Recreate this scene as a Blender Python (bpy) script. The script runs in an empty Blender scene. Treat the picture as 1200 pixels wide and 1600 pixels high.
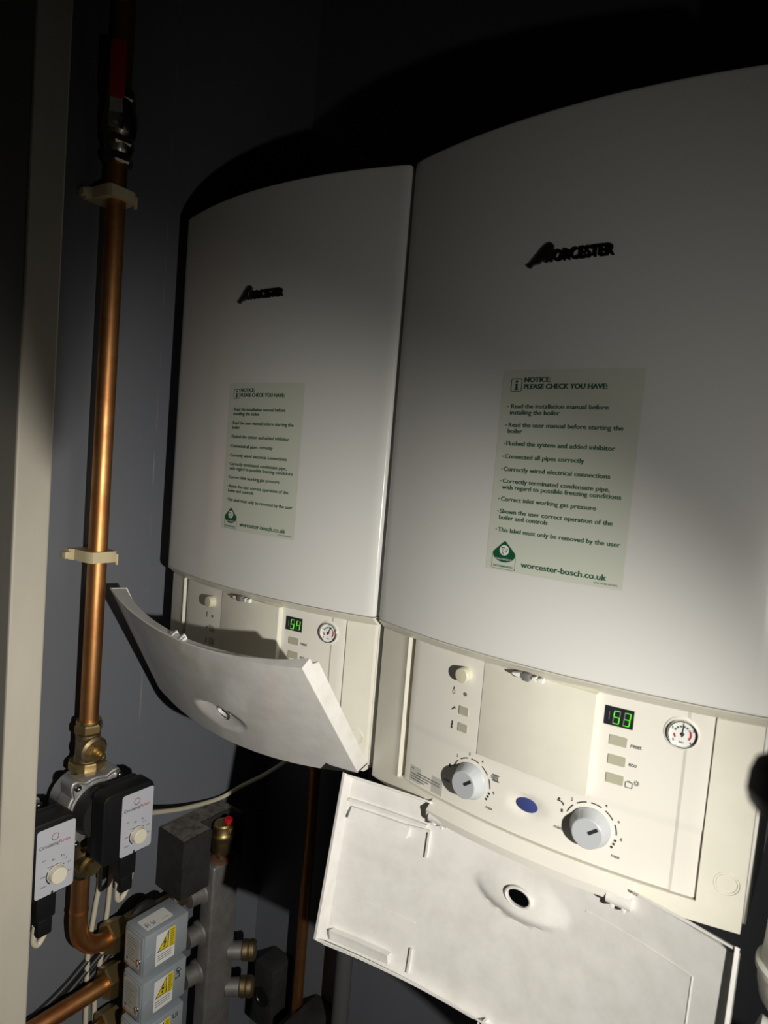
import bpy, bmesh, math, random
from mathutils import Vector, Matrix
random.seed(4)
PI = math.pi
SC = bpy.context.scene
COL = SC.collection
Z0 = 1.35                      # height of the boilers' cover hem above the floor

# ------------------------------------------------------------------ camera
cam_d = bpy.data.cameras.new('camera'); cam = bpy.data.objects.new('camera', cam_d); COL.objects.link(cam)
cam_d.sensor_fit = 'VERTICAL'; cam_d.sensor_height = 36.0; cam_d.sensor_width = 27.0
cam_d.lens = 1004.43 * 36 / 1600
cam_d.clip_start = 0.02
cam.matrix_world = (Matrix.Translation((0.9234, -0.6683, 0.195 + Z0)) @ Matrix.Rotation(0.6231, 4, 'Z') @ Matrix.Rotation(-0.0685, 4, 'X')
                    @ Matrix.Rotation(-0.0822, 4, 'Y') @ Matrix.Rotation(PI / 2, 4, 'X'))
cam_d.dof.use_dof = True; cam_d.dof.focus_distance = 0.95; cam_d.dof.aperture_fstop = 7.5
SC.camera = cam
# ------------------------------------------------------------------ world, light, exposure
w = bpy.data.worlds.new('world'); SC.world = w; w.use_nodes = True
w.node_tree.nodes['Background'].inputs[0].default_value = (0.5, 0.6, 0.8, 1)
w.node_tree.nodes['Background'].inputs[1].default_value = 0.0012
LIGHT = Vector((1.25, -0.52, 0.072))
def torch_light(name, watts, cone, size):
    d = bpy.data.lights.new(name, 'SPOT'); d.energy = watts; d.spot_size = cone; d.spot_blend = 1.0
    d.shadow_soft_size = size; d.color = (1.0, 0.955, 0.87)
    o = bpy.data.objects.new(name, d); COL.objects.link(o); o.location = LIGHT + Vector((0, 0, Z0))
    az, el = 2.80, -0.39
    o.rotation_euler = Vector((math.cos(el) * math.cos(az), math.cos(el) * math.sin(az), math.sin(el))).to_track_quat('-Z', 'Y').to_euler()
torch_light('torch_beam', 43, 2 * 0.77, 0.009)
torch_light('torch_spill', 5.4, 2 * 1.47, 0.009)
vs = SC.view_settings; vs.view_transform = 'Standard'; vs.look = 'None'; vs.exposure = 0.0; vs.gamma = 1.0; vs.use_curve_mapping = False

# ------------------------------------------------------------------ materials
def mat(name, base, rough=0.5, metal=0.0, var=0.0, vscale=20.0, bump=0.0, bscale=200.0, coat=0.0, emit=None, estr=1.0, dark=None, rvar=0.0, alpha=1.0, stretch=None, spec=0.5):
    m = bpy.data.materials.new(name); m.use_nodes = True
    nt = m.node_tree; N = nt.nodes; L = nt.links; b = N['Principled BSDF']
    b.inputs['Base Color'].default_value = (*base, 1); b.inputs['Roughness'].default_value = rough
    b.inputs['Metallic'].default_value = metal; b.inputs['Coat Weight'].default_value = coat
    b.inputs['Specular IOR Level'].default_value = spec
    if alpha < 1: b.inputs['Alpha'].default_value = alpha
    tc = N.new('ShaderNodeTexCoord'); src = tc.outputs['Object']
    if stretch:
        mp = N.new('ShaderNodeMapping'); mp.inputs['Scale'].default_value = stretch; L.new(src, mp.inputs[0]); src = mp.outputs[0]
    if var > 0:
        nz = N.new('ShaderNodeTexNoise'); nz.inputs['Scale'].default_value = vscale; nz.inputs['Detail'].default_value = 6; nz.inputs['Roughness'].default_value = 0.65
        L.new(src, nz.inputs['Vector'])
        mr = N.new('ShaderNodeMapRange'); mr.inputs[1].default_value = 0.38; mr.inputs[2].default_value = 0.68
        L.new(nz.outputs['Fac'], mr.inputs[0])
        mx = N.new('ShaderNodeMix'); mx.data_type = 'RGBA'
        d = dark if dark else tuple(c * (1 - var) for c in base)
        mx.inputs['A'].default_value = (*base, 1); mx.inputs['B'].default_value = (*d, 1)
        L.new(mr.outputs[0], mx.inputs['Factor']); L.new(mx.outputs['Result'], b.inputs['Base Color'])
        if rvar:
            m2 = N.new('ShaderNodeMapRange'); m2.inputs[3].default_value = rough; m2.inputs[4].default_value = min(1, rough + rvar)
            L.new(nz.outputs['Fac'], m2.inputs[0]); L.new(m2.outputs[0], b.inputs['Roughness'])
    if bump > 0:
        n2 = N.new('ShaderNodeTexNoise'); n2.inputs['Scale'].default_value = bscale; n2.inputs['Detail'].default_value = 3
        L.new(src, n2.inputs['Vector'])
        bp = N.new('ShaderNodeBump'); bp.inputs['Strength'].default_value = bump; bp.inputs['Distance'].default_value = 0.002
        L.new(n2.outputs['Fac'], bp.inputs['Height']); L.new(bp.outputs[0], b.inputs['Normal'])
    if emit:
        b.inputs['Emission Color'].default_value = (*emit, 1); b.inputs['Emission Strength'].default_value = estr
    return m

M = dict(
    cover=mat('white_enamel', (0.70, 0.70, 0.68), 0.24, bump=0.015, bscale=260, spec=0.5),
    plastic=mat('cream_plastic', (0.73, 0.71, 0.62), 0.36, var=0.05, vscale=30),
    fascia=mat('fascia_plastic', (0.74, 0.72, 0.66), 0.34),
    door=mat('flap_plastic', (0.72, 0.71, 0.69), 0.15, var=0.06, vscale=34, dark=(0.64, 0.63, 0.60)),
    button=mat('button_grey', (0.40, 0.39, 0.30), 0.4),
    rbutton=mat('round_button', (0.60, 0.58, 0.44), 0.4),
    knob=mat('knob_grey', (0.44, 0.46, 0.49), 0.38),
    ink=mat('dark_ink', (0.02, 0.022, 0.022), 0.5),
    greyink=mat('grey_ink', (0.16, 0.16, 0.16), 0.5),
    green=mat('green_ink', (0.004, 0.085, 0.035), 0.5),
    white=mat('white_print', (0.78, 0.78, 0.76), 0.4),
    film=mat('sticker_film', (0.60, 0.63, 0.545), 0.3),
    tape=mat('silver_label', (0.47, 0.48, 0.43), 0.45),
    badge=mat('dark_chrome', (0.10, 0.10, 0.09), 0.3, metal=0.9),
    chrome=mat('chrome', (0.65, 0.65, 0.63), 0.18, metal=1.0),
    blue=mat('blue_lens', (0.045, 0.062, 0.20), 0.3),
    screen=mat('display_black', (0.018, 0.02, 0.024), 0.22),
    led=mat('led_green', (0.05, 0.4, 0.02), 0.4, emit=(0.16, 1.0, 0.03), estr=0.85),
    ledoff=mat('led_unlit', (0.16, 0.17, 0.17), 0.4),
    red=mat('red_print', (0.45, 0.02, 0.03), 0.4),
    gaugegreen=mat('gauge_green', (0.01, 0.12, 0.07), 0.5),
    wallpaint=None,
    frame=mat('taupe_frame', (0.40, 0.37, 0.31), 0.5, var=0.12, vscale=9, stretch=(1, 1, 0.35)),
    copper=mat('copper', (0.74, 0.37, 0.14), 0.34, metal=1.0, var=0.5, vscale=16, dark=(0.48, 0.20, 0.075), rvar=0.2),
    brass=mat('brass', (0.52, 0.38, 0.17), 0.32, metal=1.0, var=0.3, vscale=40, rvar=0.2),
    dullbrass=mat('tarnished_brass', (0.36, 0.28, 0.16), 0.42, metal=1.0, var=0.4, vscale=50, rvar=0.2),
    castmetal=mat('cast_aluminium', (0.58, 0.58, 0.58), 0.45, metal=0.85, bump=0.2, bscale=350),
    steel=mat('manifold_steel', (0.30, 0.29, 0.28), 0.42, metal=0.6, var=0.35, vscale=30, rvar=0.2),
    galv=mat('galvanised_steel', (0.42, 0.47, 0.51), 0.42, metal=0.3, var=0.15, vscale=30),
    black=mat('black_plastic', (0.011, 0.011, 0.012), 0.32),
    rubber=mat('black_rubber', (0.016, 0.016, 0.017), 0.5),
    foam=mat('black_foam', (0.024, 0.024, 0.025), 0.75, var=0.5, vscale=35, bump=0.3, bscale=180),
    dust=mat('dust', (0.17, 0.155, 0.135), 0.9, var=0.6, vscale=60, dark=(0.05, 0.048, 0.045), bump=0.4, bscale=200),
    face=mat('pump_label', (0.50, 0.51, 0.56), 0.38),
    cream=mat('cream_dial', (0.78, 0.73, 0.58), 0.4),
    cable=mat('cream_cable', (0.62, 0.57, 0.44), 0.45),
    clip=mat('clip_plastic', (0.68, 0.58, 0.36), 0.45),
    yellow=mat('warning_yellow', (0.75, 0.58, 0.01), 0.4),
    redsleeve=mat('red_sleeve', (0.38, 0.012, 0.025), 0.4),
    redcap=mat('red_cap', (0.6, 0.01, 0.02), 0.35),
    nickel=mat('nickel', (0.45, 0.42, 0.36), 0.3, metal=1.0, var=0.25, vscale=40),
    pvc=mat('white_pvc', (0.66, 0.66, 0.62), 0.35),
    greypipe=mat('grey_pipe', (0.09, 0.09, 0.09), 0.45),
    torch=mat('torch_body', (0.075, 0.052, 0.052), 0.42, var=0.4, vscale=30),
    lens=mat('torch_lens', (0.8, 0.8, 0.8), 0.2, emit=(1.0, 0.955, 0.87), estr=6.0),
    concrete=mat('floor_concrete', (0.06, 0.06, 0.06), 0.8, var=0.3, vscale=6),
    plaster=mat('dark_plaster', (0.05, 0.052, 0.055), 0.8),
)
def wall_material():
    m = mat('slate_paint', (0.138, 0.148, 0.170), 0.42, bump=0.05, bscale=60)
    nt = m.node_tree; N = nt.nodes; L = nt.links; b = N['Principled BSDF']
    tc = N.new('ShaderNodeTexCoord')
    # scuffs and a scratched vertical board joint
    sep = N.new('ShaderNodeSeparateXYZ'); L.new(tc.outputs['Object'], sep.inputs[0])
    nj = N.new('ShaderNodeTexNoise'); nj.inputs['Scale'].default_value = 11; L.new(tc.outputs['Object'], nj.inputs['Vector'])
    mj = N.new('ShaderNodeMath'); mj.operation = 'MULTIPLY_ADD'; mj.inputs[1].default_value = 0.006; mj.inputs[2].default_value = -0.003
    L.new(nj.outputs['Fac'], mj.inputs[0])
    a1 = N.new('ShaderNodeMath'); a1.operation = 'ADD'; L.new(sep.outputs['Y'], a1.inputs[0]); L.new(mj.outputs[0], a1.inputs[1])
    a2 = N.new('ShaderNodeMath'); a2.operation = 'SUBTRACT'; L.new(a1.outputs[0], a2.inputs[0]); a2.inputs[1].default_value = 0.0015
    a3 = N.new('ShaderNodeMath'); a3.operation = 'ABSOLUTE'; L.new(a2.outputs[0], a3.inputs[0])
    a4 = N.new('ShaderNodeMath'); a4.operation = 'LESS_THAN'; a4.inputs[1].default_value = 0.0011; L.new(a3.outputs[0], a4.inputs[0])
    ns = N.new('ShaderNodeTexNoise'); ns.inputs['Scale'].default_value = 26; ns.inputs['Detail'].default_value = 5; L.new(tc.outputs['Object'], ns.inputs['Vector'])
    a5 = N.new('ShaderNodeMapRange'); a5.inputs[1].default_value = 0.46; a5.inputs[2].default_value = 0.66; L.new(ns.outputs['Fac'], a5.inputs[0])
    a6 = N.new('ShaderNodeMath'); a6.operation = 'MULTIPLY'; L.new(a4.outputs[0], a6.inputs[0]); L.new(a5.outputs[0], a6.inputs[1])
    mx = N.new('ShaderNodeMix'); mx.data_type = 'RGBA'; mx.inputs['A'].default_value = (0.138, 0.148, 0.170, 1); mx.inputs['B'].default_value = (0.24, 0.24, 0.23, 1)
    L.new(a6.outputs[0], mx.inputs['Factor'])
    # flecks
    vo = N.new('ShaderNodeTexVoronoi'); vo.inputs['Scale'].default_value = 24; L.new(tc.outputs['Object'], vo.inputs['Vector'])
    lt = N.new('ShaderNodeMath'); lt.operation = 'LESS_THAN'; lt.inputs[1].default_value = 0.035; L.new(vo.outputs['Distance'], lt.inputs[0])
    m2 = N.new('ShaderNodeMix'); m2.data_type = 'RGBA'; m2.inputs['B'].default_value = (0.16, 0.165, 0.17, 1)
    L.new(mx.outputs['Result'], m2.inputs['A']); L.new(lt.outputs[0], m2.inputs['Factor'])
    L.new(m2.outputs['Result'], b.inputs['Base Color'])
    return m
M['wallpaint'] = wall_material()

# ------------------------------------------------------------------ object helpers
ORG = {}
def thing(name, label, cat, base=(0, 0, 0), group=None):
    o = bpy.data.objects.new(name, None); COL.objects.link(o); o.empty_display_size = 0.05
    o.location = Vector(base) + Vector((0, 0, Z0)); ORG[o.name] = Vector(base)
    o['label'] = label; o['category'] = cat
    if group: o['group'] = group
    return o
def finish(me, mt, smooth):
    if mt is not None and not me.materials:
        for q in (mt if isinstance(mt, (list, tuple)) else [mt]): me.materials.append(q)
    if smooth:
        for p in me.polygons: p.use_smooth = True
        me.set_sharp_from_angle(angle=math.radians(smooth if smooth > 1 else 32))
def root_base(parent):
    p = parent
    while p is not None:
        if p.name in ORG: return ORG[p.name]
        p = p.parent
    return Vector((0, 0, 0))
def obj(name, bm, mt, parent=None, smooth=1, label=None):
    """link a bmesh (in scene metres, cover hem at z=0) as one mesh object"""
    me = bm if isinstance(bm, bpy.types.Mesh) else bpy.data.meshes.new(name)
    if not isinstance(bm, bpy.types.Mesh):
        bmesh.ops.recalc_face_normals(bm, faces=bm.faces[:]); bm.to_mesh(me); bm.free()
    if parent is not None:
        off = root_base(parent)
        if off.length > 0: me.transform(Matrix.Translation(-off))
    finish(me, mt, smooth)
    o = bpy.data.objects.new(name, me); COL.objects.link(o)
    if parent is not None: o.parent = parent
    else: o.location.z = Z0
    if label: o['label'] = label
    return o
def tag(o, label, cat, group=None):
    o['label'] = label; o['category'] = cat
    if group: o['group'] = group
    return o
def struct(name, bm, mt):
    o = obj(name, bm, mt, None, smooth=0); o['kind'] = 'structure'; return o

# ------------------------------------------------------------------ mesh helpers
def new(): return bmesh.new()
def box(bm, x0, x1, y0, y1, z0, z1, bev=0.0, seg=2):
    vs_ = [bm.verts.new((x, y, z)) for x in (x0, x1) for y in (y0, y1) for z in (z0, z1)]
    F = [(0, 1, 3, 2), (4, 6, 7, 5), (0, 4, 5, 1), (2, 3, 7, 6), (0, 2, 6, 4), (1, 5, 7, 3)]
    fs = [bm.faces.new([vs_[i] for i in f]) for f in F]
    bmesh.ops.recalc_face_normals(bm, faces=fs)
    if bev > 0:
        es = {e for f in fs for e in f.edges}
        bmesh.ops.bevel(bm, geom=list(es), offset=bev, segments=seg, affect='EDGES', profile=0.5)
    return bm
def frame_of(d):
    d = Vector(d).normalized(); up = Vector((0, 0, 1)) if abs(d.z) < 0.9 else Vector((0, 1, 0))
    a = d.cross(up).normalized(); return a, d.cross(a).normalized(), d
def lathe(bm, p0, d, prof, n=28, phase=0.0):
    """prof: list of (distance along d, radius)"""
    a, b, d = frame_of(d); p0 = Vector(p0); rings = []
    for t, r in prof:
        rings.append([bm.verts.new(p0 + d * t + (a * math.cos(2 * PI * i / n + phase) + b * math.sin(2 * PI * i / n + phase)) * r) for i in range(n)])
    for q in range(len(rings) - 1):
        for i in range(n):
            bm.faces.new((rings[q][i], rings[q][(i + 1) % n], rings[q + 1][(i + 1) % n], rings[q + 1][i]))
    bm.faces.new(rings[0][::-1]); bm.faces.new(rings[-1])
    return bm
def cyl(bm, p0, p1, r, n=28, r1=None):
    p0 = Vector(p0); p1 = Vector(p1); l = (p1 - p0).length
    return lathe(bm, p0, p1 - p0, [(0, r), (l, r if r1 is None else r1)], n)
def hexnut(bm, p0, p1, r, phase=0.3):
    p0 = Vector(p0); p1 = Vector(p1); l = (p1 - p0).length; c = min(0.003, l * 0.2)
    lathe(bm, p0, p1 - p0, [(0, r * 0.9), (c, r), (l - c, r), (l, r * 0.9)], 6, phase)
    return bm
def smooth_path(pts, k=8):
    P = [Vector(p) for p in pts]; Q = [P[0]] + P + [P[-1]]; out = []
    for i in range(1, len(Q) - 2):
        for j in range(k):
            t = j / k; a, b, c, d = Q[i - 1], Q[i], Q[i + 1], Q[i + 2]
            out.append(0.5 * ((2 * b) + (c - a) * t + (2 * a - 5 * b + 4 * c - d) * t * t + (3 * b - a - 3 * c + d) * t ** 3))
    out.append(P[-1]); return out
def tube(bm, pts, r, n=14, k=8, smoothp=True):
    P = smooth_path(pts, k) if smoothp else [Vector(p) for p in pts]
    d0 = (P[1] - P[0]).normalized(); a, b, _ = frame_of(d0); rings = []
    for i, p in enumerate(P):
        d = (P[min(i + 1, len(P) - 1)] - P[max(i - 1, 0)]).normalized()
        a = (a - d * a.dot(d)).normalized(); b = d.cross(a)
        rr = r[i] if isinstance(r, list) else r
        rings.append([bm.verts.new(p + (a * math.cos(2 * PI * j / n) + b * math.sin(2 * PI * j / n)) * rr) for j in range(n)])
    for q in range(len(rings) - 1):
        for i in range(n):
            bm.faces.new((rings[q][i], rings[q][(i + 1) % n], rings[q + 1][(i + 1) % n], rings[q + 1][i]))
    bm.faces.new(rings[0][::-1]); bm.faces.new(rings[-1]); return bm
def extrude_poly(bm, pts2, conv, h, bev=0.0):
    """pts2 2-D outline, conv(u,v,w) -> 3-D point, extruded w = 0..h"""
    lo_ = [bm.verts.new(conv(u, v, 0)) for u, v in pts2]; hi_ = [bm.verts.new(conv(u, v, h)) for u, v in pts2]
    n = len(pts2); fs = [bm.faces.new(lo_[::-1]), bm.faces.new(hi_)]
    for i in range(n): fs.append(bm.faces.new((lo_[i], lo_[(i + 1) % n], hi_[(i + 1) % n], hi_[i])))
    bmesh.ops.recalc_face_normals(bm, faces=fs)
    if bev: bmesh.ops.bevel(bm, geom=list(fs[1].edges), offset=bev, segments=2, affect='EDGES', profile=0.5)
    return bm
def rrect(x0, x1, y0, y1, r, n=5):
    out = []
    for cx, cy, a0 in ((x1 - r, y1 - r, 0), (x0 + r, y1 - r, 90), (x0 + r, y0 + r, 180), (x1 - r, y0 + r, 270)):
        for i in range(n + 1):
            a = math.radians(a0 + 90 * i / n); out.append((cx + r * math.cos(a), cy + r * math.sin(a)))
    return out
def ell(cx, cy, rx, ry, n=28, a0=0, a1=360):
    full = abs(a1 - a0) >= 359.9
    return [(cx + rx * math.cos(math.radians(a0 + (a1 - a0) * i / (n if full else n - 1))), cy + ry * math.sin(math.radians(a0 + (a1 - a0) * i / (n if full else n - 1)))) for i in range(n)]
def arc_band(cx, cy, r0, r1, a0, a1, n=8): return ell(cx, cy, r1, r1, n, a0, a1) + ell(cx, cy, r0, r0, n, a1, a0)
def text_bm(bm, s, x0, x1, zc, h, conv, weight=0.0, shear=0.0, width=None, depth=0.0002, spacing=1.0):
    """write s with capital height h; left edge x0; stretched to end at x1 if given, else width = mm per natural unit"""
    c = bpy.data.curves.new('tmp', 'FONT'); c.body = s; c.size = 1.0; c.offset = weight; c.shear = shear; c.resolution_u = 3; c.space_character = spacing
    o = bpy.data.objects.new('tmp', c); COL.objects.link(o)
    dg = bpy.context.evaluated_depsgraph_get(); dg.update()
    me = bpy.data.meshes.new_from_object(o.evaluated_get(dg)); bpy.data.objects.remove(o); bpy.data.curves.remove(c)
    xs = [v.co.x for v in me.vertices]
    if not xs: return
    mn, mxx = min(xs), max(xs); sx = (x1 - x0) / (mxx - mn) if x1 is not None else width
    sz = h / 0.69
    vmap = [bm.verts.new(conv(x0 + (v.co.x - mn) * sx, zc + v.co.y * sz, depth)) for v in me.vertices]
    for p in me.polygons:
        try: bm.faces.new([vmap[i] for i in p.vertices])
        except ValueError: pass
    bpy.data.meshes.remove(me)
def flat(bm, pts2, conv, d):
    """filled flat outline at height d over a surface"""
    vv = [bm.verts.new(conv(u, v, d)) for u, v in pts2]
    f = bm.faces.new(vv); return f
def thin(bm, pts2, conv, d0, d1):
    return extrude_poly(bm, pts2, lambda u, v, w_: conv(u, v, d0 + w_), d1 - d0)

# ================================================================== THE SETTING
XW = -0.055; YB = 0.33
bm = new(); box(bm, XW - 0.03, XW, -1.9, YB + 0.03, -1.35, 1.15); struct('wall_left', bm, M['wallpaint'])
bm = new(); box(bm, XW - 0.03, 1.6, YB, YB + 0.03, -1.35, 1.15); struct('wall_back', bm, M['wallpaint'])
bm = new(); box(bm, 1.57, 1.6, -1.9, YB, -1.35, 1.15); struct('wall_right', bm, M['plaster'])
bm = new(); box(bm, XW - 0.03, 1.6, -1.93, -1.9, -1.35, 1.15); struct('wall_front', bm, M['plaster'])
bm = new(); box(bm, XW - 0.03, 1.6, -1.93, YB + 0.03, -1.40, -1.35); struct('floor', bm, M['concrete'])
bm = new(); box(bm, XW - 0.03, 1.6, -1.93, YB + 0.03, 1.15, 1.2); struct('ceiling', bm, M['plaster'])
# door frame upright in the left foreground
bm = new(); box(bm, XW, 0.22, -0.3505, -0.3125, -1.35, 1.15, 0.0025); struct('trim_1', bm, M['frame'])

# ================================================================== THE BOILERS
W = 0.44; HC = 0.572; BB = 0.0338; DEP = 0.318
def bow(x): t = min(1, max(-1, (x - W / 2) / (W / 2))); return -BB * (1 - t * t)
def slope(x): return BB * 2 * ((x - W / 2) / (W / 2)) / (W / 2)
def on(off):                      # (x, z, height) -> point standing off the bowed front
    return lambda x, z, d: Vector((x, off + bow(x) - d, z))
XR = W + 0.0072
PIV = Vector((0, -0.022, -0.209))

def make_casing():
    bm = new(); n = 72; prof = [(0.0, DEP), (0.0, 0.0045), (0.0006, 0.002), (0.0022, 0.0004)]
    for i in range(1, n): x = 0.003 + (W - 0.006) * i / n; prof.append((x, bow(x)))
    prof += [(W - 0.0022, 0.0004), (W - 0.0006, 0.002), (W, 0.0045), (W, DEP)]
    k = len(prof); rows = [[bm.verts.new((x, y, z)) for x, y in prof] for z in (0, 0.0035, 0.19, 0.38, HC - 0.0035, HC)]
    fl = bm.faces.new(rows[0][::-1]); fh = bm.faces.new(rows[-1])
    for lo_, hi_ in zip(rows[:-1], rows[1:]):
        for i in range(k): bm.faces.new((lo_[i], lo_[(i + 1) % k], hi_[(i + 1) % k], hi_[i]))
    bmesh.ops.recalc_face_normals(bm, faces=bm.faces[:])
    bmesh.ops.bevel(bm, geom=[e for f in (fl, fh) for e in f.edges], offset=0.0012, segments=2, affect='EDGES', profile=0.5)
    return bm
def strip_front(bm, cols, rows, ybk):
    """cols: list of (x, off); rows: list of (z, extra off) bottom to top; closed to plane y = ybk"""
    g = [[bm.verts.new((x, off + e + bow(x), z)) for x, off in cols] for z, e in rows]
    for r in range(len(rows) - 1):
        for c in range(len(cols) - 1): bm.faces.new((g[r][c], g[r][c + 1], g[r + 1][c + 1], g[r + 1][c]))
    per = g[0][:] + [g[r][-1] for r in range(1, len(rows))] + g[-1][-2::-1] + [g[r][0] for r in range(len(rows) - 2, 0, -1)]
    bk = [bm.verts.new((v.co.x, ybk, v.co.z)) for v in per]; k = len(per)
    for i in range(k): bm.faces.new((per[i], per[(i + 1) % k], bk[(i + 1) % k], bk[i]))
    bm.faces.new(bk[::-1])
    return bm
def dense(segs, step=0.008):
    """segs: list of (x0, off0, x1, off1) pieces"""
    out = []
    for x0, o0, x1, o1 in segs:
        n = max(1, int(abs(x1 - x0) / step))
        for i in range(n + 1):
            p = (x0 + (x1 - x0) * i / n, o0 + (o1 - o0) * i / n)
            if not out or (abs(out[-1][0] - p[0]) + abs(out[-1][1] - p[1])) > 1e-6: out.append(p)
    return out
FO = 0.0155                       # fascia face
def make_control_box():
    bm = new()
    # flanges either side, deep pocket between that the fascia sits in
    cols = dense([(0.0035, 0.0125, 0.0515, 0.0115), (0.0515, 0.0115, 0.0525, 0.011), (0.0525, 0.011, 0.0533, 0.0115), (0.0535, 0.026, 0.398, 0.026), (0.3982, 0.0115, 0.4365, 0.0125)])
    strip_front(bm, cols, [(-0.192, 0), (-0.0125, 0)], 0.30)
    # hem along the bottom
    cols = dense([(0.0035, 0.0125, 0.4365, 0.0125)])
    strip_front(bm, cols, [(-0.212, 0.0), (-0.1921, 0.0)], 0.30)
    # sloping shoulder under the cover
    cols = dense([(0.0015, 0.0015, 0.4385, 0.0015)])
    strip_front(bm, cols, [(-0.0125, 0.0125), (-0.0022, 0.0), (-0.0012, 0.0012)], 0.29)
    return bm
def make_fascia():
    bm = new()
    cols = dense([(0.0615, FO + 0.0006, 0.0635, FO), (0.0635, FO, 0.3735, FO), (0.3735, FO, 0.3765, FO - 0.0012), (0.3765, FO - 0.0012, 0.3945, FO - 0.0012), (0.3945, FO - 0.0012, 0.3979, FO)])
    # dish round the blue lens is cut by moving grid points
    nz = 44; g = []
    for r in range(nz + 1):
        z = -0.1905 + (0.178) * r / nz; row = []
        for x, off in cols:
            q = math.hypot((x - 0.2295) / 0.020, (z + 0.1556) / 0.0135)
            e = 0.0034 * (1 - min(1, max(0, (q - 0.6) / 0.4)) ** 1.0) if q < 1 else 0
            step = 0.0010 if z > -0.121 - 0.010 * (x - 0.2) else 0.0     # the upper field stands a hair proud
            row.append(bm.verts.new((x, off + e - step + bow(x), z)))
        g.append(row)
    for r in range(nz):
        for c in range(len(cols) - 1): bm.faces.new((g[r][c], g[r][c + 1], g[r + 1][c + 1], g[r + 1][c]))
    per = g[0][:] + [g[r][-1] for r in range(1, nz + 1)] + g[-1][-2::-1] + [g[r][0] for r in range(nz - 1, 0, -1)]
    bk = [bm.verts.new((v.co.x, FO + 0.009 + bow(v.co.x), v.co.z)) for v in per]; k = len(per)
    for i in range(k): bm.faces.new((per[i], per[(i + 1) % k], bk[(i + 1) % k], bk[i]))
    return bm
def make_blank_panel():
    bm = new(); x0, x1 = 0.1650, 0.2930
    y0 = FO - 0.0008 + bow(x0) - 0.001; y1 = FO - 0.0095 + bow(x1)
    vsx = [(x0, y0), (x1, y1), (x1, y1 + 0.012), (x0, y0 + 0.006)]
    lo_ = [bm.verts.new((x, y, -0.1195)) for x, y in vsx]; hi_ = [bm.verts.new((x, y, -0.0127)) for x, y in vsx]
    k = len(vsx); bm.faces.new(lo_[::-1]); bm.faces.new(hi_)
    for i in range(k): bm.faces.new((lo_[i], lo_[(i + 1) % k], hi_[(i + 1) % k], hi_[i]))
    bmesh.ops.recalc_face_normals(bm, faces=bm.faces[:])
    bmesh.ops.bevel(bm, geom=bm.edges[:], offset=0.0008, segments=2, affect='EDGES', profile=0.5)
    return bm
KN = {'knob': lambda x, z: (x, z)}
def make_knob(cx, cz, ang):
    """control knob: skirt, tapered finger grip with flutes, flat face"""
    c = Vector((cx, FO + bow(cx), cz)); nrm = Vector((slope(cx), -1, 0)).normalized()
    bm = new(); a, b, d = frame_of(nrm); n = 72; rings = []
    prof = [(0.0, 0.0205), (0.0022, 0.0205), (0.003, 0.0198), (0.0125, 0.0165), (0.0150, 0.0156), (0.0157, 0.0146), (0.0157, 0.004)]
    for t, r in prof:
        ring = []
        for i in range(n):
            th = 2 * PI * i / n; rr = r
            if 0.003 <= t <= 0.0155 and i % 12 == 0: rr -= 0.0004
            ring.append(bm.verts.new(c + d * t + (a * math.cos(th) + b * math.sin(th)) * rr))
        rings.append(ring)
    for q in range(len(rings) - 1):
        for i in range(n): bm.faces.new((rings[q][i], rings[q][(i + 1) % n], rings[q + 1][(i + 1) % n], rings[q + 1][i]))
    bm.faces.new(rings[-1]); bm.faces.new(rings[0][::-1])
    pb = new(); e1 = Vector((math.cos(ang), 0, math.sin(ang))); e1 = (e1 - d * e1.dot(d)).normalized(); e2 = d.cross(e1)
    extrude_poly(pb, rrect(0.0015, 0.0125, -0.0017, 0.0017, 0.0008, 3), lambda u, v, w_: c + d * (0.0157 + w_) + e1 * u + e2 * v, 0.0005)
    return bm, pb
def scale_marks(bm, cx, cz, cv, five):
    A = lambda k: math.radians(200 - 34 * k)
    R = 0.0255
    for k in range(6):
        a0, a1 = math.degrees(A(k)) - 5, math.degrees(A(k + 1)) + 5
        if k == 0: continue
        thin(bm, arc_band(cx, cz, R - 0.0006, R + 0.0006, a0, a1), cv, 0.0001, 0.0003)
    for q in (0, 1, 2):
        a = math.degrees(A(6)) - 8 - 9 * q
        thin(bm, arc_band(cx, cz, R - 0.0012, R + 0.0012, a + 2.6, a - 2.6, 4), cv, 0.0001, 0.0003)
    for k, s in enumerate(['min', '1', '2', '3', '4', five, '6', 'max']):
        a = A(k); r = R + (0.0050 if len(s) == 1 else 0.0085)
        x, z = cx + r * math.cos(a), cz + r * math.sin(a)
        w_ = 0.0022 if len(s) == 1 else 0.0085
        text_bm(bm, s, x - w_ / 2, x + w_ / 2, z - 0.0017, 0.0034, cv, 0.02)
def seg_digit(ch, cx, cz, cv, lit, unlit):
    h, w_, t = 0.0052, 0.0027, 0.0009
    S = {'a': (-w_, w_, 2 * h - t / 2, 2 * h + t / 2), 'g': (-w_, w_, -t / 2, t / 2), 'd': (-w_, w_, -2 * h - t / 2, -2 * h + t / 2),
         'b': (w_ - t / 2, w_ + t / 2, 0.0006, 2 * h - 0.0006), 'c': (w_ - t / 2, w_ + t / 2, -2 * h + 0.0006, -0.0006),
         'f': (-w_ - t / 2, -w_ + t / 2, 0.0006, 2 * h - 0.0006), 'e': (-w_ - t / 2, -w_ + t / 2, -2 * h + 0.0006, -0.0006)}
    ON = {'5': 'afgcd', '3': 'abgcd', '4': 'fgbc'}[ch]
    for k, (x0, x1, z0, z1) in S.items():
        q = 0.62
        pts = [(cx + x + 0.10 * z * 0.5, cz + z * q) for x, z in ((x0, z0), (x1, z0), (x1, z1), (x0, z1))]
        thin(lit if k in ON else unlit, pts, cv, 0.0002, 0.0004)

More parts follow.
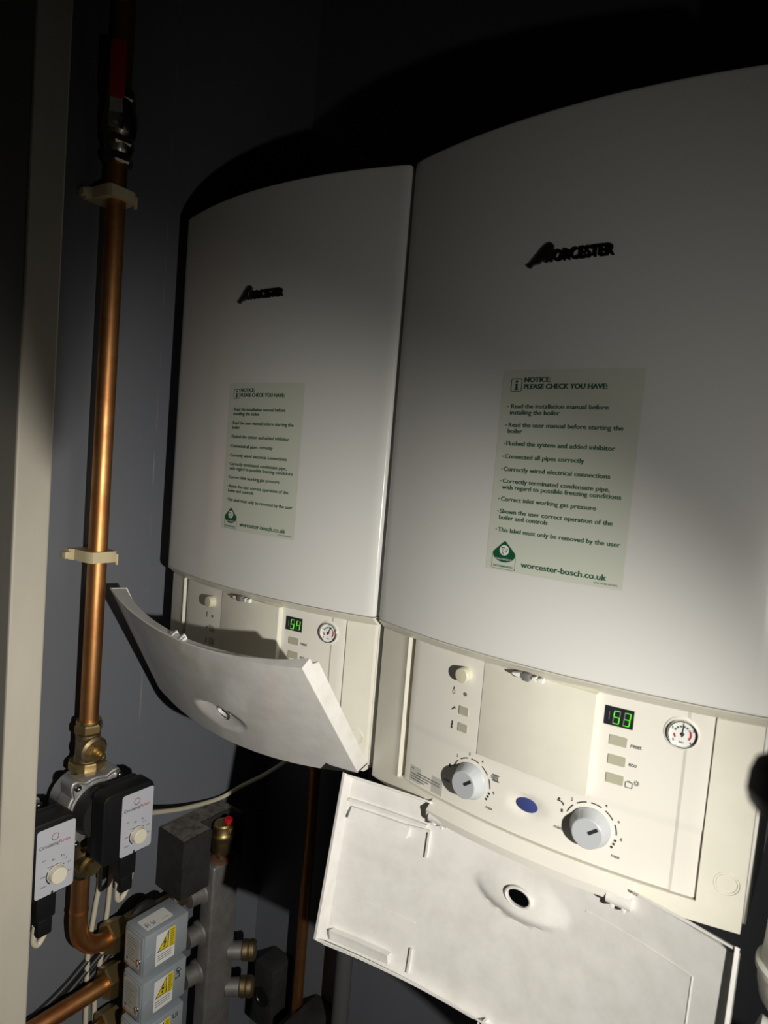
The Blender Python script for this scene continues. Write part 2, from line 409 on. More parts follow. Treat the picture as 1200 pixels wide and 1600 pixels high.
def place_text_lines():
    """(text, x from left mm, x end mm or None, baseline below the top mm, cap height mm)"""
    return [('NOTICE:', 25.6, 54.5, -12.6, 5.0), ('PLEASE CHECK YOU HAVE:', 25.6, 112.2, -19.6, 5.0),
            ('Read the installation manual before', 12.8, 115.4, -39.9, 4.6), ('installing the boiler', 12.2, None, -46.5, 4.6),
            ('Read the user manual before starting the', 11.9, None, -59.6, 4.6), ('boiler', 11.5, None, -66.2, 4.6),
            ('Flushed the system and added inhibitor', 11.3, None, -79.4, 4.6), ('Connected all pipes correctly', 11.0, None, -93.2, 4.6),
            ('Correctly wired electrical connections', 11.0, None, -106.8, 4.6), ('Correctly terminated condensate pipe,', 11.2, None, -119.5, 4.6),
            ('with regard to possible freezing conditions', 11.0, None, -126.1, 4.6), ('Correct inlet working gas pressure', 11.2, None, -138.9, 4.6),
            ('Shown the user correct operation of the', 11.2, None, -152.1, 4.6), ('boiler and controls', 11.0, None, -158.8, 4.6),
            ('This label must only be removed by the user', 11.0, 139.6, -172.1, 4.6)]
NATURAL = None
def make_sticker(x0, ztop):
    """the notice: film, green print, efficiency emblem"""
    sw, sh = 0.1458, 0.214
    cv = on(0.0); put = lambda x, z, d: cv(x0 + x / 1000, ztop + z / 1000, d)
    film = new(); n = 24
    a = [film.verts.new(put(145.8 * i / n, 0, 0.00015)) for i in range(n + 1)]; b = [film.verts.new(put(145.8 * i / n, -214, 0.00015)) for i in range(n + 1)]
    for i in range(n): film.faces.new((a[i], b[i], b[i + 1], a[i + 1]))
    inks = []; ink = None
    for s, xa, xb, zb, h in place_text_lines():
        ink = new(); inks.append(('printed_line', ink))
        for q in ((0, 0.3, 0.6) if zb > -25 else (0, 0.28)):        # bold: repeated strokes a hair apart
            if xb is None: text_bm(ink, s, xa + q, None, zb, h, put, 0.008, 0.0, width=UNIT, depth=0.0004 + q / 1e5)
            else: text_bm(ink, s, xa + q, xb + q, zb, h, put, 0.008, 0.0, depth=0.0004 + q / 1e5)
        if zb in (-39.9, -59.6, -79.4, -93.2, -106.8, -119.5, -138.9, -152.1, -172.1): flat(ink, ell(8.9, zb + 1.9, 0.7, 0.7, 10), put, 0.0004)
    ink = new(); inks.append(('web_address', ink))
    [text_bm(ink, 'worcester-bosch.co.uk', 41.6 + q, 130.2 + q, -206.6, 6.0, put, 0.01, depth=0.0004 + q / 1e5) for q in (0, 0.35)]
    ink = new(); inks.append(('small_print', ink)); text_bm(ink, '8 716 107 869 (02.2010)', 119, 141, -210.6, 1.7, put, 0.0, depth=0.0004)
    ink = new(); inks.append(('info_symbol', ink))
    for ring in (0,):
        o = rrect(10.3, 23.2, -22.4, -8.6, 2.0); i_ = rrect(11.0, 22.5, -21.7, -9.3, 1.5)
        vo = [ink.verts.new(put(u, v, 0.0004)) for u, v in o]; vi = [ink.verts.new(put(u, v, 0.0004)) for u, v in i_]
        for k in range(len(o)): ink.faces.new((vo[k], vo[(k + 1) % len(o)], vi[(k + 1) % len(o)], vi[k]))
    flat(ink, ell(16.9, -11.8, 1.4, 1.4, 14), put, 0.0004)
    flat(ink, [(15.2, -14.2), (18.2, -14.2), (18.2, -19.2), (19.2, -19.2), (19.2, -20.5), (14.8, -20.5), (14.8, -19.2), (15.8, -19.2), (15.8, -15.3), (15.2, -15.3)], put, 0.0004)
    # emblem: green quarter badge with a white swirl over a framed word
    em = new()
    pts = [(21.0, -181.5)] + ell(21.0, -185.0, 16.5, 16.5, 14, -28, -152)
    pts = [(22.6, -182.6), (21, -181.6), (19.4, -182.6), (8.4, -193.4), (7.4, -195.0)] + [(21 + 13.6 * math.sin(math.radians(a)), -195.2 - 9.4 * math.cos(math.radians(a))) for a in range(-80, 81, 16)] + [(34.6, -195.0), (33.6, -193.4)]
    flat(em, pts, put, 0.00035)
    o = rrect(6.9, 35.1, -212.2, -196.6, 2.2); i_ = rrect(7.3, 34.7, -211.8, -197.0, 1.9)
    vo = [em.verts.new(put(u, v, 0.0003)) for u, v in o]; vi = [em.verts.new(put(u, v, 0.0003)) for u, v in i_]
    for k in range(len(o)): em.faces.new((vo[k], vo[(k + 1) % len(o)], vi[(k + 1) % len(o)], vi[k]))
    text_bm(em, 'RECOMMENDED', 9.5, 32.5, -210.0, 2.0, put, 0.01, depth=0.0004)
    wh = new()
    flat(wh, ell(21, -191.6, 5.6, 5.6, 26), put, 0.00045)
    text_bm(wh, 'ENERGY EFFICIENCY', 11.5, 30.5, -202.2, 1.7, put, 0.01, depth=0.0005)
    sw_ = new()
    for k in range(3):
        pts = []
        for rr, sg in ((1.0, 1), (0.72, -1)):
            seq = [(4.6 * rr * (0.25 + 0.75 * q / 9), 120 * k + 150 * q / 9) for q in range(10)]
            seq = seq if sg == 1 else seq[::-1]
            pts += [(21 + r * math.cos(math.radians(a)), -191.6 + r * math.sin(math.radians(a))) for r, a in seq]
        flat(sw_, pts, put, 0.00055)
    return film, inks, em, wh, sw_
# natural text scale of the body print, from the first full line
def natural_unit():
    c = bpy.data.curves.new('tmp', 'FONT'); c.body = 'Read the installation manual before'; c.size = 1; c.offset = 0.012
    o = bpy.data.objects.new('tmp', c); COL.objects.link(o); dg = bpy.context.evaluated_depsgraph_get(); dg.update()
    me = bpy.data.meshes.new_from_object(o.evaluated_get(dg)); bpy.data.objects.remove(o); bpy.data.curves.remove(c)
    xs = [v.co.x for v in me.vertices]; r = 102.6 / (max(xs) - min(xs)); bpy.data.meshes.remove(me); return r
UNIT = natural_unit()

def make_badge():
    """raised maker's badge: swept stroke with a notched W, then capitals"""
    cv = on(0.0); X, Z = 0.1787, 0.4165; put = lambda u, v, d: cv(X + u / 1000, Z + v / 1000, d)
    emb = new(); h = 0.0032
    q = lambda pts: extrude_poly(emb, pts, lambda u, v, w_: put(u, v, w_), h, 0.0005)
    q([(-0.5, 1.0), (2.2, -2.6), (4.5, -2.2), (21.5, 16.6), (25.0, 18.6), (25.0, 20.6), (20.5, 20.0), (16.5, 16.8), (3.0, 1.8)])
    q([(6.0, 0.2), (22.4, 17.6), (25.6, 19.6), (27.5, 18.0), (27.3, 1.2), (24.6, 1.2), (24.2, 13.0), (22.2, 10.4), (21.9, 1.0), (19.8, 1.0), (19.4, 7.6), (13.8, 1.0)])
    let = new()
    for d in (0.0008, 0.0016, 0.0024, 0.003):
        text_bm(let, 'ORCESTER', 28.6, 89.5, 1.4, 10.6, put, 0.03, depth=d)
    # give the capitals sides
    r = bmesh.ops.extrude_face_region(let, geom=[f for f in let.faces])
    return emb, let

def flap_point(x, n, s, twist):
    a = math.radians(twist) * (1 - x / W)
    c, si = math.cos(a), math.sin(a)
    y, z = -n, s
    return Vector((x, y * c + z * si, -y * si + z * c))       # + twist swings it back towards closed
FLN = 0.1985; HX, HS = 0.2295, 0.047
def make_flap(twist):
    """drop-down door, a bowed skin with returned edges and a scooped finger hole; local origin on the hinge"""
    P = lambda x, n, s: flap_point(x, n, s, twist)
    bm = new(); nx, ns = 110, 56; x0, x1 = 0.0015, W - 0.0015
    nb = lambda x: -0.0155 + BB * (1 - ((x - W / 2) / (W / 2)) ** 2)
    def dent(x, s):
        q2 = ((x - HX) / 0.056) ** 2
        if q2 >= 1: return 0
        half = 0.027 * math.sqrt(1 - q2); u = (s - (HS - half)) / (2 * half)
        if u <= 0 or u >= 1: return 0
        k = min(1, u / 0.78); k = k * k * (3 - 2 * k)
        if u > 0.78: k = 1 - ((u - 0.78) / 0.22) ** 2
        return 0.0115 * (1 - q2) ** 1.2 * k
    T = 0.0024
    g = []; gi = []
    for j in range(ns + 1):
        s = -0.01 + (FLN + 0.01) * j / ns
        g.append([None] * (nx + 1)); gi.append([None] * (nx + 1))
        for i in range(nx + 1):
            x = x0 + 0.0003 + (x1 - x0 - 0.0006) * i / nx; n = nb(x) - dent(x, s)
            g[j][i] = bm.verts.new(P(x, n, s)); gi[j][i] = bm.verts.new(P(x, n - T - 0.0135 * max(0, (x - W / 2) / (W / 2)) ** 3, s))
    hole = lambda i, j: ((x0 + (x1 - x0) * (i + .5) / nx - HX) / 0.0135) ** 2 + ((-0.01 + (FLN + 0.01) * (j + .5) / ns - HS) / 0.0088) ** 2 < 1
    xs_ = lambda i: x0 + (x1 - x0) * i / nx
    ss_ = lambda j: -0.01 + (FLN + 0.01) * j / ns
    for j in range(1, ns):
        for i in range(1, nx):
            c4 = [hole(a, b) for a in (i - 1, i) for b in (j - 1, j)]
            if any(c4) and not all(c4):          # pull the ragged edge onto a clean oval
                ang = math.atan2((ss_(j) - HS) / 0.0088, (xs_(i) - HX) / 0.0135)
                x, s = HX + 0.0140 * math.cos(ang), HS + 0.0092 * math.sin(ang); n = nb(x) - dent(x, s)
                g[j][i].co = P(x, n, s); gi[j][i].co = P(x, n - T, s)
    for j in range(ns):
        for i in range(nx):
            if hole(i, j): continue
            bm.faces.new((g[j][i], g[j][i + 1], g[j + 1][i + 1], g[j + 1][i]))
            bm.faces.new((gi[j][i], gi[j + 1][i], gi[j + 1][i + 1], gi[j][i + 1]))
    # close skin edges
    def wallq(a, b): 
        for k in range(len(a) - 1): bm.faces.new((a[k], a[k + 1], b[k + 1], b[k]))
    wallq(g[0], gi[0]); wallq(gi[ns], g[ns]); wallq([g[j][0] for j in range(ns + 1)][::-1], [gi[j][0] for j in range(ns + 1)][::-1]); wallq([g[j][nx] for j in range(ns + 1)], [gi[j][nx] for j in range(ns + 1)])
    # side returns
    def slab(A, B, t):      # A, B: two polylines, thickness vector t
        va = [bm.verts.new(p) for p in A]; vb = [bm.verts.new(p) for p in B]; vc = [bm.verts.new(p + t_) for p, t_ in zip(A, t)]; vd = [bm.verts.new(p + t_) for p, t_ in zip(B, t)]
        for k in range(len(A) - 1):
            bm.faces.new((va[k], va[k + 1], vb[k + 1], vb[k])); bm.faces.new((vc[k], vd[k], vd[k + 1], vc[k + 1]))
            bm.faces.new((vb[k], vb[k + 1], vd[k + 1], vd[k])); bm.faces.new((va[k], vc[k], vc[k + 1], va[k + 1]))
        for k in (0, -1): bm.faces.new((va[k], vb[k], vd[k], vc[k]))
    for xe, sg in ((x0, 1), (x1, -1)):
        A = [P(xe, -0.0155, -0.01 + (FLN + 0.01) * q / 10) for q in range(11)]
        B = [P(xe, -0.0388 + 0.004 * (1 - q / 10), -0.0195 + (FLN + 0.004) * q / 10) for q in range(11)]
        slab(A, B, [Vector((0.0035 * sg, 0, 0))] * 11)
    # top return follows the bow; bottom return left and right of the hinge
    def ret(s, ds, dn, xa, xb, th, n_=40, taper=True):
        A, B, T_ = [], [], []
        for q in range(n_ + 1):
            x = xa + (xb - xa) * q / n_; e = abs((x - W / 2) / (W / 2)); k = 0.55 + 0.45 * e ** 2 if taper else 1
            A.append(P(x, nb(x), s)); B.append(P(x, nb(x) - dn * k, s + ds * k)); T_.append(P(x, 0, s + th) - P(x, 0, s))
        slab(A, B, T_)
    ret(FLN, -0.0155, 0.0233, x0 + 0.0002, x1 - 0.0002, -0.0022)
    ret(-0.01, -0.0075, 0.017, x0 + 0.002, 0.112, 0.0022, 16, False); ret(-0.01, -0.0075, 0.019, 0.350, x1, 0.0022, 16, False)
    return bm
def flap_ribs(twist):
    """leaflet holders, stiffeners and the spring latch on the inside: (name, bmesh) pairs"""
    P = lambda x, n, s: flap_point(x, n, s, twist)
    nb = lambda x: -0.0155 + BB * (1 - ((x - W / 2) / (W / 2)) ** 2) - 0.0024 - 0.0135 * max(0, (x - W / 2) / (W / 2)) ** 3
    out = []
    def rib(bm, xa, sa, xb, sb, h, th, n_=10, h0=None):
        A = []
        for q in range(n_ + 1):
            x = xa + (xb - xa) * q / n_; s = sa + (sb - sa) * q / n_
            dx, ds = (xb - xa), (sb - sa); l = math.hypot(dx, ds); px, ps = -ds / l * th / 2, dx / l * th / 2
            ha = h if h0 is None else h0
            A.append([bm.verts.new(P(x + e * px, nb(x) - hh, s + e * ps)) for e, hh in ((-1, -0.0005), (1, -0.0005), (1, h), (-1, ha))])
        for q in range(n_):
            for k in range(4): bm.faces.new((A[q][k], A[q][(k + 1) % 4], A[q + 1][(k + 1) % 4], A[q + 1][k]))
        bm.faces.new(A[0][::-1]); bm.faces.new(A[-1])
    def add(name, *ribs):
        bm = new()
        for r in ribs: rib(bm, *r)
        out.append((name, bm))
    add('leaflet_holder', (0.012, 0.030, 0.088, 0.030, 0.0095, 0.013, 10, 0.004)); add('leaflet_holder', (0.012, FLN - 0.018, 0.088, FLN - 0.018, 0.0045, 0.013, 10, 0.0095))
    add('stop_rib', (0.086, 0.024, 0.1125, 0.0215, 0.003, 0.0025), (0.112, 0.0205, 0.1125, 0.052, 0.0035, 0.0028)); add('stop_rib', (0.1125, FLN - 0.012, 0.1125, FLN - 0.040, 0.0035, 0.0028))
    add('shoulder_rail', (0.006, 0.0165, 0.108, 0.0165, 0.0045, 0.0035))
    add('raised_line', (0.30, 0.030, 0.405, 0.030, 0.0006, 0.0012), (0.405, 0.0294, 0.405, FLN - 0.01, 0.0006, 0.0012))
    add('raised_line', (0.030, 0.130, 0.112, 0.130, 0.0005, 0.0009))
    add('side_catch', (0.425, 0.066, 0.437, 0.066, 0.006, 0.003))
    add('spring_latch', (0.205, FLN - 0.004, 0.236, FLN - 0.004, 0.008, 0.004), (0.212, FLN - 0.010, 0.212, FLN - 0.001, 0.011, 0.003), (0.230, FLN - 0.010, 0.230, FLN - 0.001, 0.011, 0.003))
    return out
def make_hole_ring(twist):
    P = lambda x, n, s: flap_point(x, n, s, twist)
    nb = -0.0155 + BB * (1 - ((HX - W / 2) / (W / 2)) ** 2) - 0.0072
    bm = new(); N_ = 40; prof = [(1.02, -0.0014), (1.30, -0.0014), (1.30, -0.0052), (1.16, -0.0062), (1.02, -0.0056)]
    rings = [[bm.verts.new(P(HX + 0.0125 * k * math.cos(2 * PI * i / N_), nb + e, HS + 0.0082 * k * math.sin(2 * PI * i / N_))) for i in range(N_)] for k, e in prof]
    for q in range(len(prof)):
        for i in range(N_): bm.faces.new((rings[q][i], rings[q][(i + 1) % N_], rings[(q + 1) % len(prof)][(i + 1) % N_], rings[(q + 1) % len(prof)][i]))
    return bm
def make_hinge(xa, xb):
    bm = new(); cyl(bm, (xa, 0.0015, 0.0), (xb, 0.0015, 0.0), 0.0062, 24)
    xm = (xa + xb) / 2; k = (xb - xa)
    for q in (-0.22, 0.24): box(bm, xm + q * k - 0.002, xm + q * k + 0.002, -0.004, 0.006, 0.003, 0.0085, 0.0006)
    return bm

def make_boiler(x, label, digits, sx0, sz, flap_deg, twist, flap_dx):
    t = thing('wall_boiler', label, 'boiler', (x, 0, 0))
    o_ = ORG[t.name]; ORG[t.name] = Vector((0, 0, 0))          # build in local coordinates
    casing = obj('casing', make_casing(), M['cover'], t)
    emb, let = make_badge()
    bd = obj('badge', emb, M['badge'], t, label='dark raised badge'); obj('badge_lettering', let, M['badge'], bd, smooth=0)
    film, inks, em, wh, sw_ = make_sticker(sx0, sz)
    st = obj('notice_sticker', film, M['film'], t, label='pale sticker printed in green'); [obj(nm, b_, M['green'], st, smooth=0) for nm, b_ in inks]
    e = obj('emblem', em, M['green'], st, smooth=0); bm_ = wh
    obj('emblem_disc', wh, M['white'], st, smooth=0); obj('emblem_swirl', sw_, M['green'], st, smooth=0)
    # side skirts below the casing
    for xa, xb in ((0.0, 0.0032), (W - 0.0034, W)):
        bm = new(); box(bm, xa, xb, 0.0185, 0.31, -0.2055, 0.002, 0.0012); obj('side_panel', bm, M['cover'], t)
    obj('control_box', make_control_box(), M['plastic'], t, smooth=25)
    # hinge rail below the fascia
    bm = new(); cols = dense([(0.1120, 0.0, 0.3450, 0.0)]); strip_front(bm, cols, [(-0.2105, -0.0005), (-0.2015, -0.002), (-0.1925, 0.0135)], 0.05)
    obj('hinge_rail', bm, M['fascia'], t, smooth=20)
    fa = obj('fascia', make_fascia(), M['fascia'], t, smooth=20)
    cv = on(FO - 0.001); cl = on(FO)
    obj('blank_panel', make_blank_panel(), M['plastic'], t)
    # latch clip above the blank panel
    bm = new()
    yb = FO - 0.008 + bow(0.222)
    box(bm, 0.2165, 0.2245, yb - 0.008, yb, -0.0165, -0.0085, 0.0008); obj('latch', bm, M['greyink'], t, label='dark latch')
    bm = new()
    for xa, xb, dz in ((0.2035, 0.2135, 0), (0.2262, 0.2310, 0), (0.2325, 0.2385, 0)):
        extrude_poly(bm, [(xa, -0.0120), (xb, -0.0100), (xb, -0.0155), (xa + 0.002, -0.0140)], lambda u, v, w_: Vector((u, FO - 0.007 + bow(u) - w_, v)), 0.006)
    obj('latch_guide', bm, M['white'], t, smooth=0)
    # reset button
    bm = new(); lathe(bm, (0.1415, FO + bow(0.1415), -0.0335), (slope(0.14), -1, 0), [(0, 0.0088), (0.0098, 0.0086), (0.0108, 0.0078), (0.0112, 0.004)], 32); obj('round_button', bm, M['rbutton'], t)
    for cx, cz in ((0.1433, -0.0765), (0.1440, -0.0962), (0.3155, -0.0570), (0.3160, -0.0768), (0.3160, -0.0960)):
        bm = new(); hw = 0.0062 if cx < 0.2 else 0.0082
        thin(bm, rrect(cx - hw, cx + hw, cz - 0.0049, cz + 0.0049, 0.0008, 3), cv, -0.0005, 0.0010); obj('push_button', bm, M['button'], t)
    # status lamp
    bm = new(); thin(bm, ell(0.1433, -0.0567, 0.0022, 0.0022, 18), cv, 0.0, 0.0006); obj('status_lamp', bm, M['greyink'], t)
    bm = new(); lathe(bm, (0.2295, FO + 0.0036 + bow(0.2295), -0.1556), (slope(0.2295), -1, 0), [(0, 0.0005), (0.0001, 0.0005)], 8)
    bm.free(); bm = new(); extrude_poly(bm, ell(0.2295, -0.1556, 0.0123, 0.0076, 36), lambda u, v, w_: Vector((u, FO + 0.0042 + bow(u) - w_, v)), 0.0028, 0.0008)
    obj('indicator_lens', bm, M['blue'], t, label='oval blue lens')
    for cx, cz, five, ang in ((0.1600, -0.1535, '5', 38), (0.2975, -0.1535, 'e', 38)):
        kb, pb = make_knob(cx, cz, math.radians(ang)); k = obj('control_knob', kb, M['knob'], t, smooth=28); obj('knob_pointer', pb, M['ink'], k, smooth=0)
    # printed symbols and words
    for cx, cz, five in ((0.1600, -0.1535, '5'), (0.2975, -0.1535, 'e')):
        bm = new(); scale_marks(bm, cx, cz, cl, five); obj('dial_scale', bm, M['ink'], fa, smooth=0)
    for s_, xb, zb in (('reset', 0.3374, -0.0602), ('eco', 0.3347, -0.0792)):
        bm = new(); text_bm(bm, s_, 0.3272, xb, zb, 0.0044, cv, 0.02); obj('printed_word', bm, M['ink'], fa, smooth=0)
    bm = new(); stamp = lambda: obj('pictogram', bm, M['ink'], fa, smooth=0)
    def line(pts, w_, c=cv):
        for (xa, za), (xb, zb) in zip(pts[:-1], pts[1:]):
            l = math.hypot(xb - xa, zb - za) or 1; px, pz = -(zb - za) / l * w_ / 2, (xb - xa) / l * w_ / 2
            thin(bm, [(xa + px, za + pz), (xb + px, zb + pz), (xb - px, zb - pz), (xa - px, za - pz)], c, 0.0001, 0.0003)
    # suitcase and sun
    line([(0.3262, -0.0955), (0.3262, -0.1010), (0.3325, -0.1010), (0.3325, -0.0955), (0.3262, -0.0955)], 0.0007); line([(0.3280, -0.0955), (0.3284, -0.0945), (0.3303, -0.0945), (0.3307, -0.0955)], 0.0006)
    line(ell(0.3362, -0.0945, 0.0013, 0.0013, 12) + [(0.3375, -0.0945)], 0.0005)
    for k in range(8):
        a = k * PI / 4; line([(0.3362 + 0.0018 * math.cos(a), -0.0945 + 0.0018 * math.sin(a)), (0.3362 + 0.0029 * math.cos(a), -0.0945 + 0.0029 * math.sin(a))], 0.0006)
    stamp(); bm = new()
    # drop, spanner, chimney sweep figure
    line([(0.1270, -0.0520)] + [(0.1270 + 0.0016 * math.sin(math.radians(a)), -0.0588 - 0.0018 * math.cos(math.radians(a))) for a in range(100, -1, -20)] + [(0.1270 - 0.0016 * math.sin(math.radians(a)), -0.0588 - 0.0018 * math.cos(math.radians(a))) for a in range(20, 101, 20)] + [(0.1270, -0.0520)], 0.0006)
    stamp(); bm = new()
    line([(0.1262, -0.0796), (0.1302, -0.0760)], 0.0013); line([(0.1300, -0.0745), (0.1298, -0.0764), (0.1318, -0.0768)], 0.0009)
    stamp(); bm = new()
    thin(bm, ell(0.1286, -0.0935, 0.0010, 0.0012, 10), cv, 0.0001, 0.0003); line([(0.1286, -0.0945), (0.1284, -0.0985), (0.1276, -0.1016)], 0.0014); line([(0.1266, -0.0972), (0.1304, -0.0962)], 0.0008); line([(0.1285, -0.0984), (0.1296, -0.1014)], 0.0009)
    stamp(); bm = new()
    line([(0.1330 + 0.0018 * math.cos(math.radians(a)), -0.0315 + 0.0022 * math.sin(math.radians(a))) for a in range(60, 331, 30)], 0.0005)
    stamp(); bm = new()
    for k in range(4): line([(0.1885 + 0.0018 * k, -0.1345), (0.1885 + 0.0018 * k, -0.1425)], 0.0009, cl)
    line([(0.1868, -0.1352), (0.1960, -0.1352)], 0.0008, cl); line([(0.1868, -0.1418), (0.1960, -0.1418)], 0.0008, cl)
    stamp(); bm = new()
    thin(bm, ell(0.2640, -0.1345, 0.0014, 0.0011, 12), cl, 0.0001, 0.0003); line([(0.2622, -0.1364), (0.2660, -0.1368), (0.2680, -0.1378), (0.2692, -0.1400)], 0.0014, cl)
    stamp()
    # data label
    bm = new(); thin(bm, [(0.0715, -0.1685), (0.1225, -0.1685), (0.1225, -0.1885), (0.0715, -0.1885)], cl, 0.0001, 0.0004); dl = obj('data_label', bm, M['tape'], t, smooth=0, label='small grey printed label')
    bm = new()
    for k, (xa, xb) in enumerate(((0.073, 0.0785), (0.0835, 0.118), (0.073, 0.118), (0.073, 0.101), (0.073, 0.0945))):
        z = -0.1712 - 0.0032 * k; xx = xa
        while xx < xb - 0.001:
            l = random.uniform(0.002, 0.006); l = min(l, xb - xx)
            thin(bm, [(xx, z), (xx + l, z), (xx + l, z - 0.0014), (xx, z - 0.0014)], cl, 0.0004, 0.00055); xx += l + 0.0009
    obj('label_print', bm, M['greyink'], dl, smooth=0)
    # display
    bm = new(); thin(bm, rrect(0.3000, 0.3275, -0.0428, -0.0236, 0.0004, 2), cv, -0.0005, 0.0006); dp = obj('display', bm, M['screen'], t, smooth=0, label='black digital display')
    lit, un = new(), new(); dv = on(FO - 0.0016)
    for ch, cx in zip(digits, (0.3117, 0.3215)): seg_digit(ch, cx, -0.0338, dv, lit, un)
    line_bm = un
    for k in range(7): thin(un, [(0.3044, -0.0292 - 0.0012 * k), (0.3051, -0.0292 - 0.0012 * k), (0.3051, -0.0300 - 0.0012 * k), (0.3044, -0.0300 - 0.0012 * k)], dv, 0.0001, 0.0003)
    obj('lit_digits', lit, M['led'], dp, smooth=0); obj('unlit_segments', un, M['ledoff'], dp, smooth=0)
    # pressure gauge
    gx, gz = 0.3707, -0.0345; gy = FO - 0.001 + bow(gx); gn = Vector((slope(gx), -1, 0)).normalized()
    gc = Vector((gx, gy, gz)); ga, gb, _ = frame_of(gn)
    e1 = Vector((1, 0, 0)); e1 = (e1 - gn * e1.dot(gn)).normalized(); e2 = Vector((0, 0, 1))
    gv = lambda u, v, d: gc + e1 * u + e2 * v + gn * d
    bm = new(); lathe(bm, gc, gn, [(-0.001, 0.0165), (0.0006, 0.0165), (0.0012, 0.0150), (0.0012, 0.012)], 48); g = obj('pressure_gauge', bm, M['fascia'], t)
    bm = new(); N_ = 48
    prof = [(0.001, 0.0138), (0.0042, 0.0136), (0.0050, 0.0130), (0.0046, 0.0122), (0.001, 0.0121)]
    rings = [[bm.verts.new(gc + gn * d + (ga * math.cos(2 * PI * i / N_) + gb * math.sin(2 * PI * i / N_)) * r) for i in range(N_)] for d, r in prof]
    for q in range(len(prof)):
        for i in range(N_): bm.faces.new((rings[q][i], rings[q][(i + 1) % N_], rings[(q + 1) % 5][(i + 1) % N_], rings[(q + 1) % 5][i]))
    obj('gauge_bezel', bm, M['chrome'], g)
    bm = new(); thin(bm, ell(0, 0, 0.0123, 0.0123, 40), gv, 0.001, 0.0022); obj('gauge_dial', bm, M['white'], g)
    gr, rd, bk_ = new(), new(), new()
    for k in range(5): thin(gr, arc_band(0, 0, 0.0064, 0.0082, 158 - 23 * k, 143 - 23 * k, 5), gv, 0.0023, 0.0025)
    thin(rd, arc_band(0, 0, 0.0064, 0.0080, 214, 184, 6), gv, 0.0023, 0.0025); thin(rd, arc_band(0, 0, 0.0064, 0.0082, 30, -38, 10), gv, 0.0023, 0.0025); thin(rd, arc_band(0, 0, 0.0064, 0.0082, 42, 34, 4), gv, 0.0023, 0.0025)
    for s, a, ww in (('0', 222, 0.0018), ('1', 152, 0.0010), ('2', 90, 0.0018), ('3', 28, 0.0018), ('4', -44, 0.0018)):
        u, v = 0.0102 * math.cos(math.radians(a)), 0.0102 * math.sin(math.radians(a)); text_bm(bk_, s, u - ww / 2, u + ww / 2, v - 0.0013, 0.0026, gv, 0.01, depth=0.0024)
    text_bm(bk_, 'bar', -0.0022, 0.0022, -0.0088, 0.0022, gv, 0.01, depth=0.0024)
    obj('gauge_green_marks', gr, M['gaugegreen'], g, smooth=0); obj('gauge_red_marks', rd, M['red'], g, smooth=0); obj('gauge_figures', bk_, M['ink'], g, smooth=0)
    bm = new(); thin(bm, ell(0, 0, 0.0017, 0.0017, 18), gv, 0.0026, 0.0034)
    na = math.radians(87 if digits == '53' else 66); c_, s_ = math.cos(na), math.sin(na)
    thin(bm, [(-0.003 * c_ - 0.0006 * s_, -0.003 * s_ + 0.0006 * c_), (-0.003 * c_ + 0.0006 * s_, -0.003 * s_ - 0.0006 * c_), (0.0095 * c_ + 0.0003 * s_, 0.0095 * s_ - 0.0003 * c_), (0.0095 * c_ - 0.0003 * s_, 0.0095 * s_ + 0.0003 * c_)], gv, 0.0027, 0.0032)
    obj('gauge_needle', bm, M['ink'], g, smooth=0)
    # moulded roundel at the right-hand end
    bm = new()
    for r0, r1 in ((0.0108, 0.0112), (0.0088, 0.0091)):
        o = ell(0.4215, -0.1670, r1, r1, 32); i_ = ell(0.4215, -0.1670, r0, r0, 32); c2 = on(0.0118)
        va = [bm.verts.new(c2(u, v, 0.0)) for u, v in o]; vb = [bm.verts.new(c2(u, v, 0.0004)) for u, v in i_]
        for k in range(32): bm.faces.new((va[k], va[(k + 1) % 32], vb[(k + 1) % 32], vb[k]))
    obj('moulded_roundel', bm, M['plastic'], t)
    # drop-down door
    fl = obj('flap_door', make_flap(twist), M['door'], t, smooth=30, label='drop-down door'); fl.location = PIV + Vector((flap_dx, 0, 0)); fl.rotation_euler = (math.radians(flap_deg), 0, 0)
    for nm, b_ in flap_ribs(twist) + [('finger_hole_rim', make_hole_ring(twist))]: obj(nm, b_, M['door'], fl)
    for xa, xb in ((0.1135, 0.1380), (0.3205, 0.3440)): obj('hinge', make_hinge(xa, xb), M['door'], fl)
    ORG[t.name] = o_
    return t
make_boiler(0.0, 'white wall boiler with its flap door half open, on the left beside the copper pipe', '54', 0.1697, 0.2999, 36.7, 8.0, 0.0)
make_boiler(XR, 'white wall boiler with its flap door hanging fully down, on the right', '53', 0.1617, 0.3090, 172.0, 0.0, 0.003)

